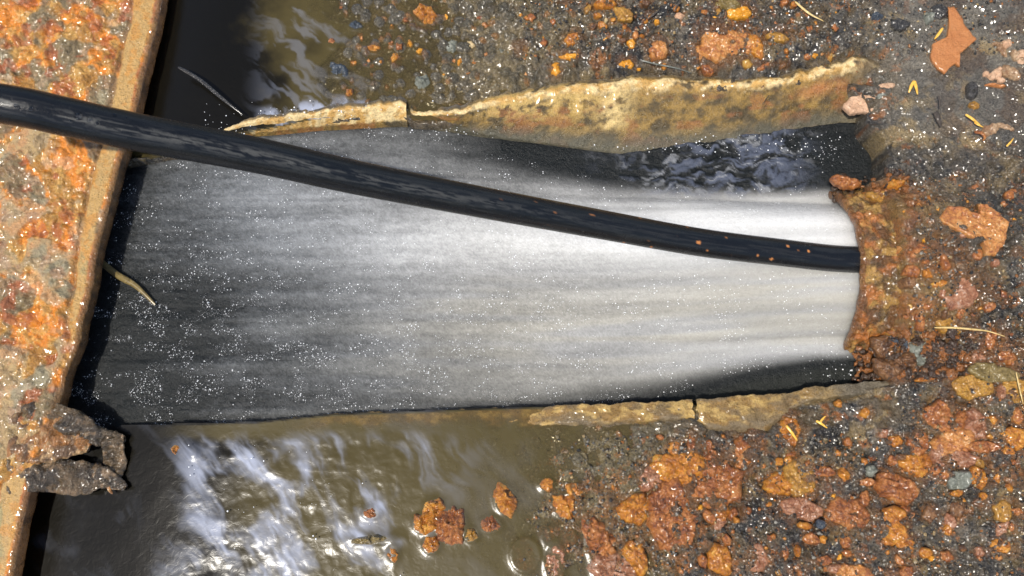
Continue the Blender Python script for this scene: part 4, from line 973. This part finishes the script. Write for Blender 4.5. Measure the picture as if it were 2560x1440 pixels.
ribbon('torn_flake', [(262, 1190, -2), (272, 1215, -8), (282, 1235, -12)], [9, 8, 2], 4, M['plate'], plate, 341, ob, label='short pointed spur below the hole')

# ------------------------------------------------------------------ flakes, crumbs, stones
def flake(kind, px, py, rx, ry, rot, mat, th, label, group=None, poly=None, tilt=0.0, cat=None, curl=0.0, rough_edge=0.30):
    seed = int(px * 7 + py * 13) % 9973
    zc = 8.0
    wx_, wy_ = W(px, py, zc)
    z0 = float(bl(wx_, wy_)) + 4; 
    if z0 < -200: z0 = -30
    wx_, wy_ = W(px, py, z0 + th * 0.5); wx_, wy_ = float(wx_), float(wy_)
    inpool = (px < 1560 and py > 1030) or (px < 1330 and py < 300)
    rmax = max(rx, ry)
    ns = int(np.clip(2 * np.pi * rmax / 3.2, 18, 120)); nr = int(np.clip(rmax / 3.2, 5, 22))
    a = np.linspace(0, 2 * np.pi, ns, endpoint=False); ca, sa = np.cos(a), np.sin(a)
    if poly is not None:
        P = np.array([W(q[0], q[1], z0 + th * 0.5) for q in poly], float) - np.array([wx_, wy_])
        R = np.zeros(ns)
        for i in range(len(P)):
            p_, q_ = P[i], P[(i + 1) % len(P)]; e = q_ - p_
            den = ca * e[1] - sa * e[0]; den = np.where(np.abs(den) < 1e-9, 1e-9, den)
            t = (p_[0] * e[1] - p_[1] * e[0]) / den; u = (p_[0] * sa - p_[1] * ca) / den
            R = np.where((t > 0) & (u >= -0.001) & (u <= 1.001), np.maximum(R, t), R)
        R = np.maximum(R, 2); rmax = R.max()
        R = R * (1 + 0.10 * (fbm(ca * 3 + seed, sa * 3, 0.7, seed=401, octv=4, rough=0.7) - 0.5))
    else:
        th_ = math.radians(rot)
        R = 1 / np.sqrt(((ca * math.cos(th_) + sa * math.sin(th_)) / rx) ** 2 + ((-ca * math.sin(th_) + sa * math.cos(th_)) / ry) ** 2)
        rg = np.random.default_rng(seed); nv = int(rg.integers(6, 11)); pa = (np.arange(nv) + rg.uniform(-.32, .32, nv)) / nv * 2 * np.pi; prr = rg.uniform(0.78, 1.22, nv)
        P = np.stack([np.cos(pa), np.sin(pa)], 1) * prr[:, None]; R1 = np.zeros(ns)
        for i in range(nv):
            p_, q_ = P[i], P[(i + 1) % nv]; e = q_ - p_
            den = ca * e[1] - sa * e[0]; den = np.where(np.abs(den) < 1e-9, 1e-9, den)
            t = (p_[0] * e[1] - p_[1] * e[0]) / den; u = (p_[0] * sa - p_[1] * ca) / den
            R1 = np.where((t > 0) & (u >= -0.001) & (u <= 1.001), np.maximum(R1, t), R1)
        R = R * np.maximum(R1, 0.5) * (1.04 + 0.7 * rough_edge * (fbm(ca * 2 + seed, sa * 2 + seed * 0.3, 0.55, seed=402, octv=4, rough=0.7) - 0.5))
    q = np.concatenate([np.linspace(0.02, 1, nr), [1.0, 0.96]])
    X_ = wx_ + np.outer(q, R * ca); Y_ = wy_ + np.outer(q, R * sa)
    k = np.clip((1 - q[:, None]) * R[None] / max(th * 0.9, 4), 0, 1)
    pro = np.sqrt(np.clip(1 - (1 - k) ** 2, 0, 1))
    f_ = fbm(X_ + seed, Y_, max(rmax * 0.8, 8), seed=403, octv=4, rough=0.55); lay = np.floor(f_ * 5) / 5
    thin = th < 11
    rel = (0.9 * (0.6 * f_ + 0.4 * lay) + 0.45) if not thin else (0.6 + 0.5 * f_)
    fine = (fbm(X_, Y_ + seed, 11, seed=404, octv=3, rough=0.6) - 0.5)
    fac1 = facets(X_ + seed, Y_, max(rmax * 0.7, 9), 405); fac2 = facets(X_, Y_ + seed, max(min(rmax * 0.3, 15), 7), 406)
    rel = rel * 0.5 + (0.55 * fac1 + 0.35 * fac2) * (0.6 if thin else 1.0)
    base = np.array(base_land(X_, Y_)); base = mix(base, float(bl(wx_, wy_)), 0.6)
    if inpool: base = np.full_like(base, -12.0 if th > 8 else -16.0)
    if not inpool: base = np.maximum(base, -60) + 3
    base = base - (0 if inpool else 3.0) + (13.0 if poly is not None else (6.0 if (px > 2200 and py < 800) or th < 10 and not inpool else 0))
    Z_ = base + pro * (th * rel + fine * min(th * 0.7, 9)) + tilt * (X_ - wx_) + curl * th * (q[:, None] ** 2)
    Z_[-2] = base[-2] - 3; Z_[-1] = base[-1] - 14
    V = world(X_, Y_, Z_).reshape(-1, 3)
    Fc = grid_faces(len(q), ns, wrap=True)
    # close the centre
    cV = V[:ns].mean(0); V = np.vstack([V, cV]); tri = np.stack([np.full(ns, len(V) - 1), np.arange(ns), (np.arange(ns) + 1) % ns, (np.arange(ns) + 1) % ns], 1)
    me = bpy.data.meshes.new(kind)
    me.from_pydata(V.tolist(), [], [tuple(r_) for r_ in Fc.tolist()] + [(int(t[0]), int(t[2]), int(t[1]))[::-1] for t in tri])
    me.polygons.foreach_set('use_smooth', np.ones(len(me.polygons), bool)); me.update()
    loc = Vector(((wx_ - 1280) * Q, -(wy_ - 720) * Q, float(base.mean()) * Q))
    local(me, loc)
    catn = cat or {'rust_flake': 'rust flake', 'rust_chunk': 'rust chunk', 'rust_crumb': 'rust crumb', 'stone': 'stone', 'pebble': 'pebble', 'dirt_clod': 'dirt clod', 'clay_scab': 'clay scab', 'clay_crumb': 'clay crumb', 'bark_flake': 'bark flake'}[kind]
    return obj(kind, me, M[mat], label=label, cat=catn, group=group, loc=loc)
for b in B:
    k_ = 1.12 if b[0] == 'rust_chunk' else 1.0
    flake(b[0], b[1], b[2], b[3] * k_, b[4] * k_, *b[5:])
poly_big = [(2342, 550), (2362, 518), (2405, 522), (2413, 534), (2441, 538), (2436, 512), (2460, 514), (2488, 538), (2512, 562), (2502, 610), (2476, 645), (2449, 645), (2451, 614), (2417, 602), (2382, 582), (2354, 566)]
flake('rust_flake', 2443, 570, 80, 60, 0, 'pink', 9, 'largest pale orange rust flake, lying on the mud mound', poly=poly_big, curl=0.8)
poly_leaf = [(2365, 19), (2381, 19), (2397, 40), (2412, 69), (2437, 103), (2420, 118), (2397, 137), (2397, 172), (2385, 160), (2359, 187), (2340, 175), (2325, 150), (2328, 112), (2366, 94), (2370, 62)]
flake('leaf', 2378, 108, 40, 60, 0, 'leaf', 4, 'flat wet orange-brown leaf scrap at upper right', poly=poly_leaf, cat='leaf')

# small crumbs, alike: three shapes copied about
protos = []
for i, mt in enumerate(('orange', 'red', 'yellow', 'pink')):
    V, Fc = lump(0, 0, 0, 1, 1, 0.7, 50 + i, 2, 0.8)
    me = mesh_from('rust_crumb', world(V[:, 0] * 6 + 1280, V[:, 1] * 6 + 720, V[:, 2] * 6), Fc[:, ::-1]); me.materials.append(M[mt]); protos.append(me)
regions = [((1700, 2540), (1080, 1430), 70, 'rust crumbs on the lower grit'), ((1380, 2100), (10, 180), 52, 'rust crumbs on the upper bank'),
           ((2240, 2540), (480, 860), 26, 'rust crumbs on the mound'), ((850, 1360), (20, 200), 30, 'rust crumbs in the pool gravel')]
first = None; said = set()
MED = True
NM = [(b[1], b[2], b[8].split(',')[0]) for b in B] + [(2443, 570, 'largest pale orange rust flake')]
NM = [q for q in NM if len(q[2].split()) <= 10]
NM = [q for q in NM if [p[2] for p in NM].count(q[2]) == 1]
for (xa, xb), (ya, yb), n, rng_ in (((1700, 2550), (1070, 1435), 95, (9, 22)), ((1380, 2050), (5, 170), 34, (7, 15)), ((2230, 2540), (470, 900), 30, (8, 20)), ((1560, 1700), (1090, 1430), 10, (8, 16)), ((2440, 2550), (900, 1300), 10, (10, 22))):
    for i in range(n):
        x, y = random.uniform(xa, xb), random.uniform(ya, yb); a_ = random.uniform(*rng_); b_ = a_ * random.uniform(0.5, 0.95); kc = random.choice((0, 1, 1, 1, 2, 3, 4, 4, 4))
        if any(((x - b[1]) / (b[3] + a_ * 0.4)) ** 2 + ((y - b[2]) / (b[4] + a_ * 0.4)) ** 2 < 1 for b in B): continue
        near = min(NM, key=lambda q: (q[0] - x) ** 2 + (q[1] - y) ** 2)
        dx_, dy_ = x - near[0], y - near[1]
        way = ('right of' if dx_ > 0 else 'left of') if abs(dx_) > abs(dy_) else ('below' if dy_ > 0 else 'above')
        lab = '%s flake %s the %s' % (('orange', 'red-brown', 'mauve', 'ochre', 'dark brown')[kc], way, near[2])
        if lab in said: continue
        said.add(lab); B.append(('rust_flake', x, y, a_, b_, 0, 'red', 5, lab))
        flake('rust_flake', x, y, a_, b_, random.uniform(0, 180), ('orange', 'red', 'mauve', 'ochre', 'brown')[kc], random.uniform(5, 11), lab, group='lesser rust flakes in the mud')
for (xa, xb), (ya, yb), n, grp in regions:
    for i in range(n):
        x, y = random.uniform(xa, xb), random.uniform(ya, yb)
        kc = random.choice((0, 0, 1, 1, 2, 3)); s_ = random.choice((0.6, 0.8, 1.0, 1.3)); ang = random.uniform(0, 6.3)
        if any(((x - b[1]) / (b[3] + 6)) ** 2 + ((y - b[2]) / (b[4] + 6)) ** 2 < 1 for b in B): continue
        near = min(NM, key=lambda q: (q[0] - x) ** 2 + (q[1] - y) ** 2)
        dx_, dy_ = x - near[0], y - near[1]
        way = ('right of' if dx_ > 0 else 'left of') if abs(dx_) > abs(dy_) else ('below' if dy_ > 0 else 'above')
        lab = '%s %s crumb %s the %s' % ('tiny' if s_ < 0.9 else 'small', ('orange', 'brown', 'amber', 'pinkish')[kc], way, near[2])
        if lab in said: continue
        said.add(lab)
        if first is None:
            o = obj('rust_crumb', protos[0], None)
            first = o
        else:
            o = first.copy(); COL.objects.link(o)
        o.data = protos[kc]
        o['label'] = lab; o['category'] = 'rust crumb'; o['group'] = grp
        wx_, wy_ = W(x, y, 10); z_ = float(from_x(wx_, wy_)[0]); wx_, wy_ = W(x, y, z_)
        o.scale = (s_ * random.uniform(.7, 1.3), s_ * random.uniform(.7, 1.3), s_)
        o.rotation_euler = (random.uniform(-.4, .4), random.uniform(-.4, .4), ang)
        o.location = ((float(wx_) - 1280) * Q, -(float(wy_) - 720) * Q, (float(from_x(wx_, wy_)[0]) + 2 * s_) * Q)

# grit: countless grains
LV, LF, LC, off = [], [], [], 0
ico = lump(0, 0, 0, 1, 1, 1, 3, 1, 0.0)
n = 26000
gx_ = RNG.uniform(1300, 2640, n); gy_ = RNG.uniform(-60, 1500, n)
ok = (gy_ < 150) | (gy_ > 1085) | ((gx_ > 2250) & (gy_ > 440))
gx_, gy_ = gx_[ok], gy_[ok]; gx_, gy_ = W(gx_, gy_, 10)
gz_ = from_x(gx_, gy_); n = len(gx_)
gr = 1.2 + 3.4 * RNG.random(n) ** 2.5
vv = ico[0][None] * (gr[:, None, None] * RNG.uniform(0.7, 1.3, (n, 1, 3))) * (1 + 0.25 * RNG.uniform(-1, 1, (n, len(ico[0]), 1))) + np.stack([gx_, gy_, gz_ + gr * 0.3], -1)[:, None]
gf = (ico[1][None] + len(ico[0]) * np.arange(n)[:, None, None]).reshape(-1, 3)
pal = np.array([(0.02, 0.019, 0.017), (0.09, 0.082, 0.07), (0.3, 0.28, 0.24), (0.4, 0.15, 0.03), (0.45, 0.32, 0.15), (0.05, 0.04, 0.03)])
gc = np.repeat(pal[RNG.choice(6, n, p=[.28, .3, .14, .12, .06, .10])], len(ico[0]), axis=0)
vv = vv.reshape(-1, 3)
me = mesh_from('grit', world(vv[:, 0], vv[:, 1], vv[:, 2]), gf[:, ::-1], gc)
obj('grit', me, M['ground'], kind='stuff', label='loose dark grit strewn over the mud', cat='grit')

# ------------------------------------------------------------------ stalks, needles, leaf bits
def stalk(kind, pts, r, mat, label, cat, group=None, taper=True, flat=0.7):
    P = []
    for a, b, dz in pts:
        x, y = W(a, b, 10); z = float(bl(x, y)) + 7 + dz
        if z < -100: z = dz
        x, y = W(a, b, z); P.append((float(x), float(y), z))
    P = catmull(np.array(P), 10)
    rr = r * (np.interp(np.linspace(0, 1, len(P)), [0, 0.1, 0.5, 1], [0.5, 0.9, 1, 0.35]) if taper else 1)
    V, _ = sweep(P, rr, 8, flat)
    me = mesh_from(kind, world(V[..., 0], V[..., 1], V[..., 2]).reshape(-1, 3), grid_faces(len(P), 8, wrap=True))
    c0 = P[len(P) // 2]; loc = ((c0[0] - 1280) * Q, -(c0[1] - 720) * Q, c0[2] * Q); local(me, loc)
    return obj(kind, me, M[mat], label=label, cat=cat, group=group, loc=loc)
stalk('straw', [(1988, 4, 8), (2008, 22, 10), (2030, 38, 9), (2060, 53, 6)], 3.4, 'straw', 'pale curved straw on the upper bank near the top edge', 'straw')
stalk('straw', [(2336, 819, 10), (2380, 819, 14), (2430, 823, 12), (2470, 828, 10), (2512, 841, 10)], 2.6, 'straw', 'thin pale straw lying across the foot of the mound', 'straw')
stalk('straw', [(1966, 1064, 14), (1980, 1082, 16), (1993, 1101, 12)], 4, 'needle', 'short yellow twig on an orange rust scrap by the lower rim', 'twig')
stalk('straw', [(2048, 1060, 10), (2056, 1048, 12), (2064, 1040, 10)], 3, 'needle', 'upper prong of the forked orange twig below the lower rim', 'twig')
stalk('straw', [(2040, 1052, 10), (2052, 1058, 12), (2068, 1070, 9)], 3.5, 'needle', 'lower prong of the forked orange twig below the lower rim', 'twig')
stalk('pine_needle', [(2357, 70, 8), (2346, 86, 8), (2336, 98, 6)], 4, 'needle', 'amber needle at the left of the brown leaf scrap', 'needle')
stalk('seed_husk', [(2286, 202, 10), (2278, 216, 9), (2272, 232, 6)], 4.5, 'needle', 'left half of the split yellow husk', 'seed husk')
stalk('seed_husk', [(2286, 202, 10), (2290, 216, 9), (2294, 236, 6)], 4.5, 'needle', 'right half of the split yellow husk', 'seed husk')
stalk('pine_needle', [(2414, 286, 10), (2432, 298, 12), (2450, 312, 8)], 4, 'needle', 'amber needle pointing at the brown curl near the right edge', 'needle')
stalk('pine_needle', [(2436, 306, 8), (2446, 312, 9), (2458, 318, 6)], 3, 'needle', 'shorter amber needle beside the longer one', 'needle')
stalk('pine_needle', [(2516, 366, 8), (2526, 356, 9), (2534, 345, 6)], 2.5, 'needle', 'tiny amber needle near the right edge', 'needle')
stalk('stem', [(2436, 330, 8), (2452, 332, 14), (2462, 342, 14), (2458, 352, 7)], 5, 'red', 'curled red-brown stem end right of the amber needles', 'stem')
stalk('green_stalk', [(1604, 151, 9), (1640, 160, 10), (1690, 170, 9), (1730, 183, 7)], 2.2, 'stone', 'thin grey-green stalk above the upper rim', 'stalk')
stalk('hair_root', [(1950, 178, 10), (1940, 205, 9), (1926, 232, 0), (1905, 262, -6)], 1.5, 'root', 'hair-thin dark rootlet hanging over the upper rim', 'rootlet')
stalk('dark_stalk', [(1702, 0, 12), (1694, 12, 14), (1686, 28, 10)], 2.2, 'root', 'dark stalk at the top edge above an orange pellet', 'stalk')
stalk('dark_stalk', [(1648, 24, 12), (1632, 38, 10), (1618, 48, 8)], 2.6, 'root', 'dark stalk slanting over the two orange pellets', 'stalk')
stalk('dark_stalk', [(2346, 240, 8), (2350, 258, 10), (2348, 272, 8)], 3, 'root', 'short black stalk right of the split yellow husk', 'stalk')
stalk('dark_stalk', [(2338, 280, 8), (2346, 298, 12), (2352, 318, 8)], 8, 'root', 'stubby black chip below the short black stalk', 'stalk')
stalk('reed_piece', [(446, 168, 30), (500, 200, 30), (560, 250, 26), (606, 286, 18)], 5, 'dirt', 'grey-brown waterlogged reed slanting in the dark upper pool', 'reed')
stalk('reed_piece', [(235, 640, -62), (290, 685, -56), (340, 715, -52), (388, 762, -54)], 9, 'olive', 'blurred ochre stalk in the rushing water beside the plate', 'reed')
stalk('rim_twig', [(2540, 930, 10), (2552, 985, 14), (2558, 1010, 10)], 2, 'straw', 'thin straw on the amber flake at the right frame edge', 'straw')
# seed cone scale and withered leaf at the right
flake('seed', 2431, 224, 15, 24, 0, 'dirt', 12, 'dark pointed seed near the right edge, above the amber needles', cat='seed')
flake('seed', 2438, 262, 14, 10, 30, 'ochre', 8, 'orange-brown husk under the dark pointed seed', cat='seed husk')
flake('leaf', 2478, 322, 24, 14, -30, 'dryleaf', 8, 'pale crumpled leaf bit right of the curled stem', cat='leaf')
flake('leaf', 2515, 315, 26, 8, 25, 'dryleaf', 6, 'long brown leaf sliver right of the crumpled bit', cat='leaf')
lf = empty('withered_leaf', 'withered brown and cream lobed leaf at the upper right edge', 'leaf', tuple(Vector(((float(W(2520, 150, 30)[0]) - 1280) * Q, -(float(W(2520, 150, 30)[1]) - 720) * Q, 30 * Q))))
for (x, y, rx, ry, rt, mt) in ((2524, 104, 14, 13, 0, 'skin'), (2510, 122, 9, 20, -30, 'dryleaf'), (2545, 140, 10, 26, -35, 'dryleaf'), (2558, 140, 12, 18, 0, 'skin'), (2468, 182, 8, 8, 0, 'skin'), (2485, 186, 10, 12, 20, 'skin'),
                               (2502, 178, 12, 16, 30, 'skin'), (2522, 172, 17, 18, 0, 'dryleaf'), (2508, 196, 10, 9, 0, 'skin'), (2542, 180, 14, 22, -20, 'dryleaf'), (2490, 212, 28, 5, 5, 'leaf'), (2500, 105, 16, 5, 10, 'dryleaf')):
    o = flake('leaf', x, y, rx, ry, rt, mt, 10, None, cat='x'); o.name = 'lobe'; del o['category']
    o.parent = lf; o.location = Vector(o.location) - Vector(lf.location)

# rust bleeding into the mud round the pieces that lie in it
cc = c_ground.copy()
hn = fbm(GX, GY, 18, seed=501, octv=4, rough=0.65)
for b in B:
    if b[0] in ('stone', 'pebble', 'dirt_clod', 'clay_scab', 'clay_crumb', 'leaf') or b[3] < 12: continue
    cx, cy = W(b[1], b[2], 8); R_ = max(b[3], b[4]) * 1.9
    i0, i1 = np.searchsorted(gx, [cx - R_ * 1.2, cx + R_ * 1.2]); j0, j1 = np.searchsorted(gy, [cy - R_ * 1.2, cy + R_ * 1.2])
    sx, sy = GX[i0:i1, j0:j1] - cx, GY[i0:i1, j0:j1] - cy
    d_ = np.hypot(sx / b[3], sy / b[4]); k_ = S(1.9, 1.0, d_ + 1.2 * (hn[i0:i1, j0:j1] - 0.5)) * 0.5
    cc[i0:i1, j0:j1] = cmix(cc[i0:i1, j0:j1], C3((0.20, 0.085, 0.022)), k_)
al_ = np.ones((cc.shape[0] * cc.shape[1], 4), np.float32); al_[:, :3] = cc.reshape(-1, 3)
ground.attributes['col'].data.foreach_set('color', al_.ravel())
